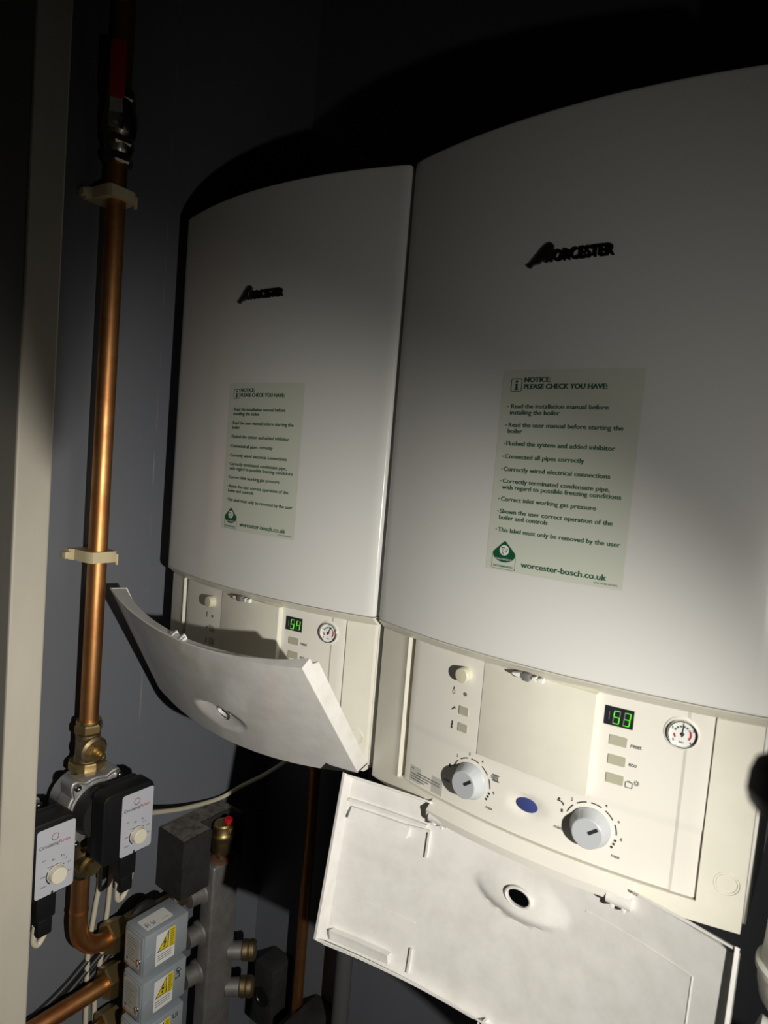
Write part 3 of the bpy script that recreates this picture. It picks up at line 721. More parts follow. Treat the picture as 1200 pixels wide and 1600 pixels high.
# ================================================================== PIPE RUN ON THE LEFT WALL
XP, YP, RP = -0.0155, -0.117, 0.0141
def vpipe(bm, z0, z1, r=RP, y=YP): return cyl(bm, (XP, y, z0), (XP, y, z1), r, 36)
bm = new(); vpipe(bm, -0.262, 0.628); tag(obj('copper_pipe', bm, M['copper']), 'tall upright copper pipe clipped to the dark left wall', 'pipe')
def pipe_clip(z, label):
    t = thing('pipe_clip', label, 'pipe clip', (XW, YP, z), 'clips on the upright copper pipe')
    bm = new(); cx = XP
    # saddle: a yoke with a C-shaped bore and a latch tongue
    outer = [(XW, -0.030), (XW, 0.022), (-0.040, 0.024), (-0.012, 0.0235), (0.0005, 0.0215), (0.0040, 0.016), (0.0045, 0.0), (0.0040, -0.0185), (0.0, -0.0215), (-0.012, -0.0235), (-0.040, -0.024), (-0.046, -0.030)]
    bore = [(XP + 0.0146 * math.cos(2 * PI * i / 32), 0.0146 * math.sin(2 * PI * i / 32)) for i in range(32)]
    lo_, hi_ = -0.0085, 0.0085
    def ring(zz): return [bm.verts.new((x, YP + y, z + zz)) for x, y in outer], [bm.verts.new((x, YP + y, z + zz)) for x, y in bore]
    (o0, b0), (o1, b1) = ring(lo_), ring(hi_)
    n = len(outer)
    for i in range(n): bm.faces.new((o0[i], o0[(i + 1) % n], o1[(i + 1) % n], o1[i]))
    for i in range(32): bm.faces.new((b0[i], b1[i], b1[(i + 1) % 32], b0[(i + 1) % 32]))
    for o, b in ((o0, b0), (o1, b1)):
        es = [bm.edges.get((o[i], o[(i + 1) % n])) for i in range(n)] + [bm.edges.get((b[i], b[(i + 1) % 32])) for i in range(32)]
        bmesh.ops.triangle_fill(bm, use_beauty=True, edges=es)
    obj('clip_body', bm, M['clip'], t)
    bm = new(); box(bm, -0.004, 0.0025, YP + 0.0215, YP + 0.0245, z - 0.0135, z + 0.004, 0.0008); obj('latch_tongue', bm, M['clip'], t)
    bm = new(); box(bm, XW, -0.040, YP - 0.038, YP - 0.028, z - 0.0065, z + 0.0045, 0.001); obj('fixing_foot', bm, M['clip'], t)
pipe_clip(0.5685, 'pale plastic clip near the top of the upright copper pipe, below the red-handled valve')
pipe_clip(0.0215, 'pale plastic clip halfway down the upright copper pipe, just above the half-open flap')
# lever valve at the top
t = thing('lever_valve', 'lever ball valve with a red handle at the top of the copper pipe', 'valve', (XP, YP, 0.61))
bm = new(); lathe(bm, (XP, YP, 0.626), (0, 0, 1), [(0, 0.0155), (0.008, 0.020), (0.026, 0.020), (0.030, 0.0225), (0.040, 0.0245), (0.056, 0.0245), (0.066, 0.0225), (0.072, 0.019), (0.094, 0.019), (0.096, 0.0155)], 36); obj('valve_body', bm, M['nickel'], t)
for z, r in ((0.6135, 0.0215), (0.6385, 0.0235), (0.7025, 0.0225)):
    bm = new(); hexnut(bm, (XP, YP, z), (XP, YP, z + 0.0145), r); obj('hex_nut', bm, M['nickel'], t, smooth=20)
TURN = Matrix.Translation((XP, YP, 0)) @ Matrix.Rotation(math.radians(-39), 4, 'Z') @ Matrix.Translation((-XP, -YP, 0))
def turned(bm): bmesh.ops.transform(bm, matrix=TURN, verts=bm.verts[:]); return bm
bm = new(); cyl(bm, (XP + 0.015, YP, 0.663), (0.024, YP, 0.663), 0.009); cyl(bm, (0.0235, YP, 0.663), (0.0295, YP, 0.663), 0.0062, 6); obj('spindle', turned(bm), M['chrome'], t)
bm = new(); box(bm, 0.0215, 0.0238, YP - 0.0105, YP + 0.0105, 0.650, 0.676, 0.0006)
extrude_poly(bm, [(-0.009, 0.672), (0.009, 0.672), (0.0085, 0.692), (-0.0085, 0.692)], lambda u, v, w_: Vector((0.0215 + (v - 0.672) * 0.35 + w_, YP + u, v)), 0.0024)
lev = obj('lever', turned(bm), M['chrome'], t)
bm = new(); extrude_poly(bm, rrect(-0.0105, 0.0105, 0.688, 0.768, 0.006), lambda u, v, w_: Vector((0.0255 + w_, YP + u, v)), 0.0065, 0.002); obj('red_sleeve', turned(bm), M['redsleeve'], lev, label='red plastic sleeve')
# pipe above the valve, bending back
bm = new(); tube(bm, [(XP, YP, 0.722), (XP, YP, 0.80), (XP, YP, 1.00), (XP, YP, 1.149)], 0.0141, 24, 6)
tag(obj('copper_pipe', bm, M['copper']), 'dark length of copper pipe rising above the red-handled valve', 'pipe')
# isolating valve between pipe and pump
t = thing('isolation_valve', 'brass isolating valve with a hex spindle, between the upright pipe and the pump', 'valve', (XP, YP, -0.31))
bm = new(); lathe(bm, (XP, YP, -0.3125), (0, 0, 1), [(0, 0.021), (0.010, 0.020), (0.020, 0.018), (0.040, 0.0185), (0.050, 0.0185)], 32); obj('valve_body', bm, M['dullbrass'], t)
bm = new(); lathe(bm, (XP, YP, -0.3195), (0, 0, 1), [(0, 0.0262), (0.002, 0.0275), (0.012, 0.0275), (0.014, 0.0262)], 10); obj('union_nut', bm, M['brass'], t, smooth=20)
bm = new(); hexnut(bm, (XP, YP, -0.262), (XP, YP, -0.246), 0.0215); lathe(bm, (XP, YP, -0.2465), (0, 0, 1), [(0, 0.0185), (0.003, 0.019), (0.006, 0.0185), (0.006, 0.0145)], 32); obj('compression_nut', bm, M['brass'], t, smooth=20)
bm = new(); cy = Vector((XP, YP, -0.284)); d = Vector((1, 0.02, -0.12)).normalized()
lathe(bm, cy, d, [(0.0, 0.0215), (0.019, 0.0215), (0.021, 0.019), (0.0225, 0.0175)], 36); obj('spindle_gland', bm, M['dullbrass'], t)
bm = new(); lathe(bm, cy + d * 0.0222, d, [(0, 0.012), (0.001, 0.0128), (0.006, 0.0128), (0.007, 0.012)], 6); lathe(bm, cy + d * 0.029, d, [(0, 0.0085), (0.006, 0.0085), (0.006, 0.006), (0.012, 0.006), (0.012, 0.0042), (0.018, 0.0034), (0.019, 0.001)], 20); obj('spindle', bm, M['brass'], t, smooth=25)

# ---------------------------------------------------------------- pumps
def make_pump(yc, zc, label, yp):
    t = thing('circulating_pump', label, 'pump', (XP, yc, zc - 0.09), 'circulating pumps')
    dz = zc; hc = yc; yc = hc - 0.019; dh = dz - 0.0105
    # cast volute seen behind the head: lobed housing with four screw ears
    EARS = (0.90, PI - 0.90, PI + 0.90, -0.90)
    bm = new(); outl = []
    for i in range(96):
        a = 2 * PI * i / 96; e = max(0, math.cos(2 * (abs(math.atan2(math.sin(a), math.cos(a))) - PI / 2) * 1.0 + 0)) 
        r = 0.0465 + 0.0145 * max(0, max(math.cos(5 * (a - k)) if abs(math.remainder(a - k, 2 * PI)) < 0.32 else 0 for k in EARS)) ** 1.5
        outl.append((r * math.cos(a), r * math.sin(a) * 1.04))
    extrude_poly(bm, outl, lambda u, v, w_: Vector((-0.002 + w_, yc + u, dz + v)), 0.030, 0.003)
    extrude_poly(bm, [(u * 0.93, v * 0.93) for u, v in outl], lambda u, v, w_: Vector((0.0275 + w_, yc + u, dz + v)), 0.005, 0.0015)
    lathe(bm, (-0.040, yc, dz), (1, 0, 0), [(0, 0.030), (0.006, 0.041), (0.036, 0.0455), (0.040, 0.0455)], 40)
    lathe(bm, (XP, yp, dz - 0.0605), (0, 0, 1), [(0, 0.020), (0.02, 0.022), (0.09, 0.022), (0.1055, 0.020)], 30)
    obj('volute', bm, M['castmetal'], t)
    for k in range(4):
        a = EARS[k]; p = Vector((0.0315, yc + 0.0535 * math.cos(a), dz + 0.0556 * math.sin(a)))
        bm = new(); lathe(bm, p, (1, 0, 0), [(0, 0.0052), (0.005, 0.005), (0.006, 0.004), (0.006, 0.0022), (0.004, 0.002)], 16); obj('screw', bm, M['chrome'], t)
    bm = new(); lathe(bm, (0.031, yc, dz), (1, 0, 0), [(0, 0.040), (0.004, 0.0405), (0.015, 0.038), (0.027, 0.036)], 40); obj('motor_housing', bm, M['rubber'], t)
    bm = new()
    y0, y1, z0, z1 = hc - 0.043, hc + 0.043, dh - 0.054, dh + 0.056
    extrude_poly(bm, rrect(y0 + 0.003, y1 - 0.003, z0 + 0.003, z1 - 0.003, 0.010), lambda u, v, w_: Vector((0.046 + w_, u, v)), 0.016, 0.002)
    extrude_poly(bm, rrect(y0, y1, z0, z1, 0.012), lambda u, v, w_: Vector((0.0605 + w_, u, v)), 0.0295, 0.004)
    hd = obj('control_head', bm, M['black'], t)
    fv = lambda u, v, d_: Vector((0.090 + d_, hc + u / 1000, dh + v / 1000))
    bm = new(); ly0, ly1, lz0, lz1 = -13.0, 40.5, -50.5, 46.5
    # face plate with a notch in its lower edge
    pts = rrect(ly0, ly1, lz0, lz1, 4.0, 4); thin(bm, pts, fv, 0.0, 0.0006); obj('face_plate', bm, M['face'], hd, smooth=0, label='silver printed face plate')
    bm = new(); thin(bm, [(9.5, -50.5), (12.5, -50.5), (12.5, -47.5), (11.5, -46.6), (10.5, -46.6), (9.5, -47.5)], fv, 0.0006, 0.001); 
    text_bm(bm, 'Circulating', -9.5, 17.0, 19.0, 4.6, fv, 0.008, depth=0.0008)
    for s, u, v, ww in (('max', -6.0, -36.5, 8.0), ('max', -6.0, -22.0, 7.0), ('min', 3.0, -11.5, 7.0), ('on', -4.5, 1.0, 4.5), ('1.1', 24.0, -8.0, 5.0), ('2.2', 31.0, -15.5, 5.0), ('3.3', 32.0, -28.5, 5.0)):
        text_bm(bm, s, u, u + ww, v, 2.2, fv, 0.01, depth=0.0008)
    thin(bm, arc_band(16.0, -24.0, 13.2, 14.8, 150, 232, 10), fv, 0.0006, 0.0008); thin(bm, arc_band(16.0, -24.0, 13.2, 14.0, 40, 140, 10), fv, 0.0006, 0.0008)
    for u, v in ((9.0, -3.0), (22.0, -2.5)):
        for q in range(3): thin(bm, [(u + q * 1.6, v), (u + q * 1.6 + 0.7, v), (u + q * 1.6 + 0.7, v + 3.4 - q), (u + q * 1.6, v + 3.4 - q)], fv, 0.0006, 0.0008)
    thin(bm, arc_band(12.0, 31.0, 4.4, 5.2, 170, 350, 14), fv, 0.0006, 0.0008)
    obj('printed_text', bm, M['ink'], hd, smooth=0)
    bm = new(); text_bm(bm, 'Pumps', 17.6, 33.5, 19.0, 4.6, fv, 0.004, 0.2, depth=0.0008); thin(bm, arc_band(12.0, 31.0, 4.4, 5.2, -5, 165, 14), fv, 0.0006, 0.0008); obj('red_print', bm, M['red'], hd, smooth=0)
    bm = new(); lathe(bm, fv(16.0, -24.0, 0.0004), (1, 0, 0), [(0, 0.0118), (0.0085, 0.0112), (0.0095, 0.0102), (0.0095, 0.003)], 36); obj('speed_dial', bm, M['cream'], hd)
    # cable connector below the head
    bm = new(); box(bm, 0.052, 0.080, hc - 0.004, hc + 0.024, dh - 0.094, dh - 0.050, 0.003); box(bm, 0.054, 0.078, hc + 0.000, hc + 0.021, dh - 0.120, dh - 0.093, 0.003); obj('cable_connector', bm, M['black'], t)
make_pump(-0.1060, -0.3655, 'black-headed circulating pump below the brass isolating valve, the farther of the two', YP)
make_pump(-0.2315, -0.3675, 'black-headed circulating pump partly hidden by the door frame, the nearer of the two', -0.2395)
# lower isolating valve
t = thing('isolation_valve', 'brass isolating valve under the pump, above the copper elbow', 'valve', (XP, YP, -0.49))
bm = new(); lathe(bm, (XP, YP, -0.494), (0, 0, 1), [(0, 0.0165), (0.010, 0.0185), (0.030, 0.0195), (0.064, 0.021)], 30); obj('valve_body', bm, M['dullbrass'], t)
bm = new(); lathe(bm, (XP, YP, -0.441), (0, 0, 1), [(0, 0.0262), (0.002, 0.0275), (0.012, 0.0275), (0.014, 0.0262)], 10); obj('union_nut', bm, M['brass'], t, smooth=20)
bm = new(); lathe(bm, (XP, YP, -0.472), (1, 0.05, -0.1), [(0, 0.019), (0.024, 0.019), (0.026, 0.013), (0.034, 0.012), (0.035, 0.006)], 30); obj('spindle_gland', bm, M['brass'], t)
for q in (0,):
    bm = new(); lathe(bm, (XP, YP, -0.5005), (0, 0, 1), [(0, 0.0158), (0.004, 0.0172), (0.008, 0.0165)], 30); obj('collar', bm, M['nickel'], t)
# copper elbow into the first zone valve
ZV = (-0.6415, -0.7225, -0.8035)
bm = new(); tube(bm, [(XP, YP, -0.494), (XP, YP, -0.56), (XP, YP, -0.585), (XP, YP + 0.006, -0.612), (XP, YP + 0.026, -0.634), (XP, YP + 0.052, ZV[0]), (XP, -0.060, ZV[0])], 0.0141, 30, 8)
for z in (-0.560, -0.5625): lathe(bm, (XP, YP, z), (0, 0, 1), [(0, 0.0141), (0.0006, 0.0150), (0.0018, 0.0150), (0.0024, 0.0141)], 30)
tag(obj('copper_elbow', bm, M['copper']), 'copper elbow pipe curving from under the pump into the topmost valve box', 'pipe')
for k, (lab) in ((1, 'copper pipe running in from the lower left to the second valve box'), (2, 'copper pipe stub entering the lowest valve box at the bottom edge')):
    bm = new(); cyl(bm, (XP, -0.300, ZV[k] + 0.003), (XP, -0.058, ZV[k]), 0.0141, 30); tag(obj('copper_pipe', bm, M['copper']), lab, 'pipe')
# ---------------------------------------------------------------- motorised zone valves
def make_zone_valve(k, label, dx):
    z = ZV[k]; zt = -0.5836 - 0.0815 * k; zb = zt - 0.0685
    t = thing('zone_valve', label, 'valve', (XP, -0.03, z - 0.02), 'motorised valves stacked beside the manifold')
    bm = new(); lathe(bm, (XP, -0.062, z), (0, 1, 0), [(0, 0.0165), (0.03, 0.0165), (0.04, 0.0225), (0.075, 0.0225), (0.085, 0.0165), (0.155, 0.0165)], 30); cyl(bm, (XP, -0.006, z), (0.034, -0.006, z), 0.019); obj('valve_body', bm, M['dullbrass'], t)
    bm = new(); hexnut(bm, (XP, -0.066, z), (XP, -0.034, z), 0.0285, 0.55); obj('compression_nut', bm, M['brass'], t, smooth=20)
    bm = new(); lathe(bm, (XP, 0.058, z), (0, 1, 0), [(0, 0.0155), (0.004, 0.0168), (0.016, 0.0168), (0.020, 0.0155), (0.034, 0.0155)], 28); obj('union', bm, M['dullbrass'], t)
    # round seal plate behind the box
    bm = new(); lathe(bm, (0.016, -0.020, zt - 0.028), (1, 0, 0), [(0, 0.0315), (0.006, 0.0315), (0.008, 0.030), (0.012, 0.028)], 40); obj('seal_ring', bm, M['rubber'], t)
    bm = new(); box(bm, 0.018, 0.0355, -0.050, 0.022, zt - 0.060, zt - 0.006, 0.003); obj('mounting_flange', bm, M['dullbrass'], t)
    x0, x1, y0, y1 = 0.0365, 0.0900, -0.0655 + dx, 0.0195 + dx
    bm = new(); box(bm, x0, x1, y0 + 0.0008, y1, zb, zt, 0.0022); ab = obj('actuator_box', bm, M['galv'], t)
    bm = new(); box(bm, x0 + 0.002, x1 - 0.003, y0 - 0.0006, y0 + 0.002, zb + 0.002, zt - 0.004, 0.0008); obj('end_plate', bm, M['galv'], ab)
    ev = lambda u, v, d_: Vector((x0 + u / 1000, y0 - 0.0006 - d_, zb + v / 1000))
    bm = new(); thin(bm, rrect(5, 43, 8, 60, 3, 3), ev, 0.0, 0.0004); obj('end_label', bm, M['tape'], ab, smooth=0, label='pale printed end label')
    bm = new()
    for q in range(9):
        u0 = 9; v = 54 - 4.6 * q
        thin(bm, [(u0, v), (u0 + random.uniform(14, 30), v), (u0 + random.uniform(14, 30), v - 1.0), (u0, v - 1.0)], ev, 0.0004, 0.0006)
    for u, v in ((9, 12), (36, 12)):
        thin(bm, rrect(u, u + 4.5, v, v + 5, 0.8, 2), ev, 0.0004, 0.0006)
    obj('end_print', bm, M['greyink'], ab, smooth=0)
    bm = new(); lathe(bm, ev(44, 24, -0.001), (0, -1, 0), [(0, 0.0034), (0.003, 0.0034), (0.004, 0.0026)], 16); obj('screw', bm, M['chrome'], ab)
    fv = lambda u, v, d_: Vector((x1 + d_, y0 + u / 1000, zb + v / 1000))
    bm = new(); lathe(bm, fv(9.5, 31, -0.0004), (1, 0, 0), [(0, 0.0047), (0.0012, 0.0042), (0.0016, 0.002)], 20); obj('rivet', bm, M['galv'], ab)
    lx0, lx1, lz0, lz1 = 22.5, 59.0, 6.0, 59.0
    bm = new(); thin(bm, rrect(lx0, lx1, lz0, lz1, 1.5, 3), fv, 0.0001, 0.0004); obj('warning_label', bm, M['white'], ab, smooth=0, label='white and yellow electrical warning label')
    bm = new(); thin(bm, rrect(47.5, 58.7, 25.5, 58.7, 1.2, 2), fv, 0.0004, 0.0006); tri = [(26.0, 30.0), (46.0, 30.0), (46.0, 30.0)]
    thin(bm, [(27.5, 29.8), (44.6, 29.8), (44.6, 54.0)], fv, 0.0006, 0.0008); obj('warning_yellow', bm, M['yellow'], ab, smooth=0)
    bm = new(); thin(bm, [(25.0, 28.2), (46.3, 28.2), (46.3, 57.8)], fv, 0.0004, 0.0006)
    thin(bm, [(39.5, 47.0), (41.0, 46.2), (38.6, 41.2), (42.4, 42.0), (39.0, 35.0), (40.6, 35.2), (37.0, 31.6), (36.4, 35.6), (37.4, 35.2), (39.0, 39.4), (35.4, 38.6)], fv, 0.0008, 0.001)
    for q in range(9): thin(bm, [(49.5, 55.5 - q * 3.3), (49.5 + random.uniform(5, 8), 55.5 - q * 3.3), (49.5 + random.uniform(5, 8), 54.6 - q * 3.3), (49.5, 54.6 - q * 3.3)], fv, 0.0006, 0.0008)
    for q in range(3): thin(bm, [(25.5, 22 - q * 4), (54, 22 - q * 4), (54 - q, 21.2 - q * 4), (25.5, 21.2 - q * 4)], fv, 0.0004, 0.0006)
    obj('warning_print', bm, M['ink'], ab, smooth=0)
    hand = new()
    hl = lambda pts, w_, c: [thin(hand, [(xa + -(zb_ - za) / (math.hypot(xb - xa, zb_ - za) or 1) * w_ / 2, za + (xb - xa) / (math.hypot(xb - xa, zb_ - za) or 1) * w_ / 2), (xb - (zb_ - za) / (math.hypot(xb - xa, zb_ - za) or 1) * w_ / 2, zb_ + (xb - xa) / (math.hypot(xb - xa, zb_ - za) or 1) * w_ / 2),
                                         (xb + (zb_ - za) / (math.hypot(xb - xa, zb_ - za) or 1) * w_ / 2, zb_ - (xb - xa) / (math.hypot(xb - xa, zb_ - za) or 1) * w_ / 2), (xa + (zb_ - za) / (math.hypot(xb - xa, zb_ - za) or 1) * w_ / 2, za - (xb - xa) / (math.hypot(xb - xa, zb_ - za) or 1) * w_ / 2)], c, 0.0003, 0.0006) for (xa, za), (xb, zb_) in zip(pts[:-1], pts[1:])]
    if k == 0:
        # paper tag on the lid, written from the wall side
        tv = lambda u, v, d_: Vector((x0 + u / 1000, y0 + v / 1000, zt + d_))
        bm = new(); thin(bm, rrect(14, 43, 12, 62, 3, 3), tv, 0.0001, 0.0004); obj('paper_tag', bm, M['white'], ab, smooth=0, label='white paper tag marked HW')
        rd = lambda u, v, d_: tv(38 - u, 58 - v, d_)
        hl([(4, 30), (14, 30)], 0.9, lambda u, v, d_: tv(u + 22, v - 12, d_)); 
        q = lambda pts: hl([(43 - 5 - a, 16 + b) for a, b in pts], 0.9, tv)
        q([(0, 0), (9, 0)]); q([(0, 5), (9, 5)]); q([(4.5, 0), (4.5, 5)])
        q([(9, 10), (0, 11.5)]); q([(0, 11.5), (6, 13)]); q([(6, 13), (0, 15)]); q([(0, 15), (9, 16.5)])
        q([(0, 28), (2, 31)]); q([(2, 34), (1, 40)])
        obj('handwriting', hand, M['greyink'], ab, smooth=0)
    elif k == 1:
        q = lambda pts: hl([(62 + a, 58 - b) for a, b in pts], 1.3, fv)
        q([(8.5, 1), (5, 0.2), (2.5, 2.5), (4.0, 6.5), (8.0, 6.2)]); q([(3, 10), (13, 6)]); q([(8, 8), (9.0, 14)]); q([(2, 15), (2.5, 20)]); q([(9.5, 13.5), (10, 19)]); q([(2.3, 17.5), (9.8, 16)])
        obj('handwriting', hand, M['ink'], ab, smooth=0)
    else:
        q = lambda pts: hl([(62 + a, 58 - b) for a, b in pts], 1.3, fv)
        q([(2, 0), (2, 6), (5, 8), (8, 6), (8, 0)]); q([(11, 0), (11, 8)])
        obj('handwriting', hand, M['ink'], ab, smooth=0)
    return t
make_zone_valve(0, 'grey steel valve box with a white HW tag on top, topmost of the stack', 0.0)
make_zone_valve(1, 'grey steel valve box marked in black handwriting, below the topmost box', 0.0015)
make_zone_valve(2, 'grey steel valve box cut off by the bottom edge, lowest of the stack', 0.001)
# ---------------------------------------------------------------- manifold
t = thing('manifold', 'upright square steel manifold with brass unions, beside the valve boxes', 'manifold', (0.013, 0.153, -1.3))
HX0, HX1, HY0, HY1, HZ1 = -0.0038, 0.0300, 0.1213, 0.1870, -0.5845
bm = new(); box(bm, HX0, HX1, HY0, HY1, -1.30, HZ1, 0.005, 3); obj('header', bm, M['steel'], t)
bm = new(); lathe(bm, (0.013, 0.153, HZ1 - 0.001), (0, 0, 1), [(0, 0.024), (0.003, 0.020), (0.004, 0.014)], 24); obj('rusty_boss', bm, mat('rust', (0.16, 0.075, 0.045), 0.8, var=0.5, vscale=80), t)
for k, z in enumerate((-0.6465, -0.7275, -0.8075)):
    bm = new(); lathe(bm, (-0.004 if k else -0.006, 0.094, z), (0.10, 1, 0), [(0, 0.0175), (0.022, 0.0175), (0.026, 0.0215), (0.034, 0.0225)], 30); obj('stub', bm, M['steel'], t)
for z in (-0.785, -0.862):
    bm = new(); lathe(bm, (0.022, 0.180, z), (0.75, 0.62, 0.05), [(0, 0.0165), (0.030, 0.0165)], 26); s = obj('stub', bm, M['steel'], t)
    bm = new(); lathe(bm, (0.0425, 0.197, z + 0.0015), (0.75, 0.62, 0.05), [(0, 0.017), (0.003, 0.0195), (0.012, 0.0195), (0.014, 0.0175), (0.016, 0.0195), (0.024, 0.0195), (0.028, 0.016)], 12); obj('union', bm, M['dullbrass'], s)
# air vent on the manifold
t = thing('air_vent', 'brass automatic air vent with a red cap on top of the manifold', 'air vent', (0.013, 0.153, HZ1))
b0 = Vector((0.013, 0.153, HZ1 + 0.001))
bm = new(); lathe(bm, b0, (0, 0, 1), [(0, 0.010), (0.012, 0.010), (0.012, 0.0165), (0.016, 0.0185), (0.040, 0.0190), (0.041, 0.0222), (0.0425, 0.0230), (0.050, 0.0230), (0.0515, 0.0215), (0.055, 0.0195), (0.068, 0.0190), (0.0715, 0.0165), (0.072, 0.008)], 36); obj('vent_body', bm, M['brass'], t)
bm = new(); lathe(bm, b0 + Vector((0.0125, 0.004, 0.058)), (1, 0.2, 0), [(0, 0.0085), (0.008, 0.0085), (0.009, 0.007)], 24); obj('side_plug', bm, M['brass'], t)
bm = new(); lathe(bm, b0 + Vector((0.009, 0.004, 0.068)), (0, 0, 1), [(0, 0.0048), (0.006, 0.0048), (0.0075, 0.0078), (0.0125, 0.0082), (0.0135, 0.0070)], 20); obj('red_cap', bm, M['redcap'], t, label='red screw cap')
# insulation block behind it
t = thing('insulation_block', 'dusty black insulation block behind the brass air vent', 'insulation', (-0.02, 0.12, -0.63))
bm = new()
# cut round the manifold top and its air vent
out = [(XW, 0.0555), (0.020, 0.0555), (0.020, 0.1190), (-0.0115, 0.1190), (-0.0115, 0.1895), (0.020, 0.1895), (0.020, 0.2000), (XW, 0.2000)]
extrude_poly(bm, out, lambda u, v, w_: Vector((u, v, -0.6205 + w_)), 0.112, 0.002)
obj('block', bm, M['foam'], t)
bm = new()
for xa, xb, ya, yb in ((XW + 0.002, 0.0185, 0.057, 0.1175), (XW + 0.002, -0.013, 0.1175, 0.198), (-0.013, 0.0185, 0.191, 0.198)):
    nx_, ny_ = max(2, int((xb - xa) / 0.004)), max(2, int((yb - ya) / 0.004))
    g = [[bm.verts.new((xa + (xb - xa) * i / nx_, ya + (yb - ya) * j / ny_, -0.50845 + 0.0014 * random.random())) for j in range(ny_ + 1)] for i in range(nx_ + 1)]
    for i in range(nx_):
        for j in range(ny_): bm.faces.new((g[i][j], g[i + 1][j], g[i + 1][j + 1], g[i][j + 1]))
o = obj('dust_layer', bm, M['dust'], t); o['kind'] = 'stuff'

# ---------------------------------------------------------------- cables
def cable(pts, r, m, label, cat='cable', group=None):
    bm = new(); tube(bm, pts, r, 12, 8); return tag(obj('cable', bm, m), label, cat, group)
cable([(0.038, -0.042, -0.408), (0.014, -0.008, -0.428), (-0.02, 0.085, -0.470), (-0.040, 0.185, -0.497), (-0.020, 0.225, -0.478), (0.03, 0.232, -0.441), (0.09, 0.222, -0.392), (0.118, 0.208, -0.366), (0.140, 0.200, -0.33), (0.146, 0.198, -0.214)], 0.0042, M['cable'], 'cream cable sagging from the farther pump to under the left boiler')
cable([(-0.0495, -0.062, -0.46), (-0.049, -0.063, -0.557), (-0.049, -0.068, -0.596), (-0.049, -0.077, -0.683), (-0.049, -0.075, -0.80), (-0.049, -0.07, -1.2)], 0.0042, M['cable'], 'cream cable dropping beside the copper elbow, left of the pair', group='cream drop cables')
cable([(-0.0495, -0.040, -0.46), (-0.049, -0.043, -0.584), (-0.049, -0.046, -0.630), (-0.049, -0.052, -0.697), (-0.049, -0.060, -0.75), (-0.049, -0.058, -0.85), (-0.049, -0.055, -1.2)], 0.0042, M['cable'], 'cream cable dropping beside the copper elbow, right of the pair', group='cream drop cables')
cable([(0.066, -0.085, -0.43), (0.062, -0.079, -0.461), (0.060, -0.0775, -0.488), (0.060, -0.088, -0.514), (0.062, -0.100, -0.513), (0.066, -0.1035, -0.4815)], 0.0042, M['cable'], 'short cream cable looping under the farther pump', group='pump cable loops')
cable([(0.066, -0.209, -0.440), (0.062, -0.2085, -0.470), (0.060, -0.2095, -0.500), (0.060, -0.2200, -0.5190), (0.062, -0.2285, -0.510), (0.066, -0.229, -0.4835)], 0.0042, M['cable'], 'short cream cable looping under the nearer pump', group='pump cable loops')
for k, (dy, dz, lab) in enumerate(((0, 0, 'black cable sweeping down to the lower left, highest of the bundle'), (0.004, -0.016, 'black cable sweeping down to the lower left, middle of the bundle'), (0.010, -0.033, 'black cable sweeping down to the lower left, lowest of the bundle'))):
    cable([(-0.0498, 0.03 + dy, -0.63 + dz), (-0.0498, -0.035 + dy, -0.664 + dz), (-0.0498, -0.0785 + dy, -0.690 + dz), (-0.0498, -0.1216 + dy, -0.716 + dz), (-0.0498, -0.18 + dy, -0.735 + dz), (-0.0498, -0.30 + dy, -0.75 + dz)], 0.0051, M['rubber'], lab, group='black cables under the valves')

# ---------------------------------------------------------------- dim things under the boilers
bm = new(); cyl(bm, (0.118, 0.290, -1.30), (0.118, 0.290, -0.2125), 0.0110, 24)
for q in range(4): lathe(bm, (0.118, 0.290, -0.35 - 0.022 * q), (0, 0, 1), [(0, 0.011), (0.003, 0.0135), (0.008, 0.0135), (0.011, 0.011)], 24)
tag(obj('copper_pipe', bm, M['copper']), 'dim copper pipe dropping from under the left boiler in the shadow', 'pipe')
bm = new(); cyl(bm, (0.232, 0.285, -1.30), (0.232, 0.285, -0.2125), 0.0165, 24); tag(obj('waste_pipe', bm, M['greypipe']), 'dim grey waste pipe in the shadow beside the open flap', 'pipe')
t = thing('wall_box', 'dim black box low on the back wall, right of the manifold', 'box', (0.035, 0.31, -1.0))
bm = new(); box(bm, 0.008, 0.062, 0.272, 0.33, -1.00, -0.868, 0.003); obj('body', bm, M['foam'], t)
bm = new(); lathe(bm, (0.036, 0.272, -0.935), (0, -1, 0), [(0, 0.020), (0.003, 0.020), (0.003, 0.016), (0.001, 0.015)], 24); obj('oval_plate', bm, M['black'], t)
bm = new(); box(bm, 0.135, 0.190, 0.23, 0.33, -1.02, -0.905, 0.006); tag(obj('pipe_insulation', bm, M['foam']), 'dim dusty black lagging block at the bottom edge below the open flap', 'insulation')
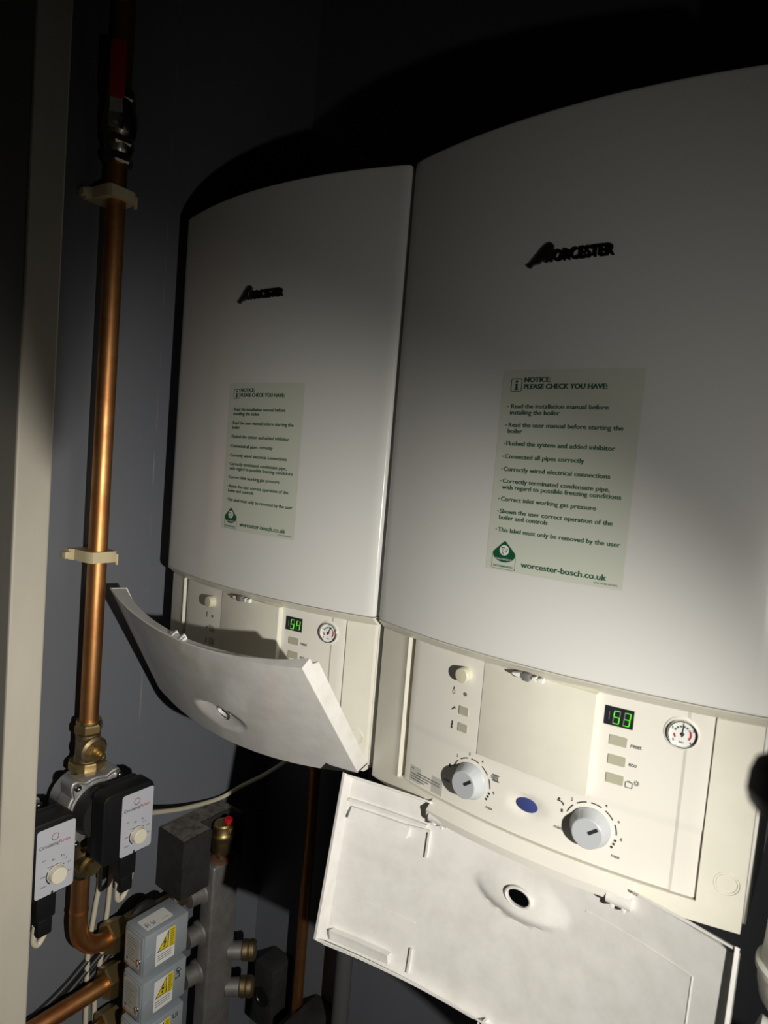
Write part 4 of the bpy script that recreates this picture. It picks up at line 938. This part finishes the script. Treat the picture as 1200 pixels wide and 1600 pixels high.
# ---------------------------------------------------------------- white plastic waste fittings on the right
t = thing('waste_trap', 'white plastic waste pipe at the right edge beside the hanging flap', 'pipe', (0.938, 0.0, -0.25))
bm = new(); lathe(bm, (0.9385, 0.0, -0.258), (0, 0, 1), [(0, 0.020), (0.002, 0.0245), (0.006, 0.030), (0.012, 0.0345), (0.026, 0.0375), (0.040, 0.0385), (0.042, 0.0365), (0.060, 0.0350), (0.10, 0.0335), (0.16, 0.032), (0.9, 0.032)], 40); obj('bottle', bm, M['pvc'], t)
bm = new(); lathe(bm, (0.9385, 0.0, -0.222), (0, 0, 1), [(0, 0.0375), (0.002, 0.0402), (0.007, 0.0402), (0.009, 0.0375)], 40); obj('collar', bm, M['pvc'], t)
bm = new(); tube(bm, [(0.905, -0.02, -0.279), (0.93, -0.02, -0.285), (0.97, -0.02, -0.295), (1.03, -0.02, -0.305), (1.20, -0.02, -0.31)], 0.021, 24, 6)
tag(obj('waste_pipe', bm, M['pvc']), 'white plastic pipe end at the bottom right corner below the waste trap', 'pipe')
# ---------------------------------------------------------------- torch in the right foreground
t = thing('hand_torch', 'blurred dark end of a torch poking in at the right edge', 'torch', (0.97, -0.43, 0.08))
p0 = Vector((0.9090, -0.4392, 0.1090)); hp = Vector((1.275, -0.5185, 0.082)); d = (hp + Vector((0.02, -0.02, 0.03)) - p0).normalized()
bm = new(); lathe(bm, p0, d, [(0, 0.0075), (0.004, 0.0105), (0.010, 0.0127), (0.014, 0.0130), (0.030, 0.0130), (0.30, 0.0130), (0.375, 0.017)], 8, 0.2); obj('body', bm, M['torch'], t, smooth=20)
hd_ = (LIGHT - hp).normalized()
bm = new(); lathe(bm, hp - hd_ * 0.016, hd_, [(0, 0.016), (0.006, 0.020), (0.024, 0.020), (0.028, 0.0185), (0.028, 0.012)], 24); hdob = obj('head', bm, M['torch'], t)
bm = new(); lathe(bm, hp + hd_ * 0.0118, hd_, [(0, 0.012), (0.001, 0.012)], 24); obj('lens', bm, M['lens'], hdob)
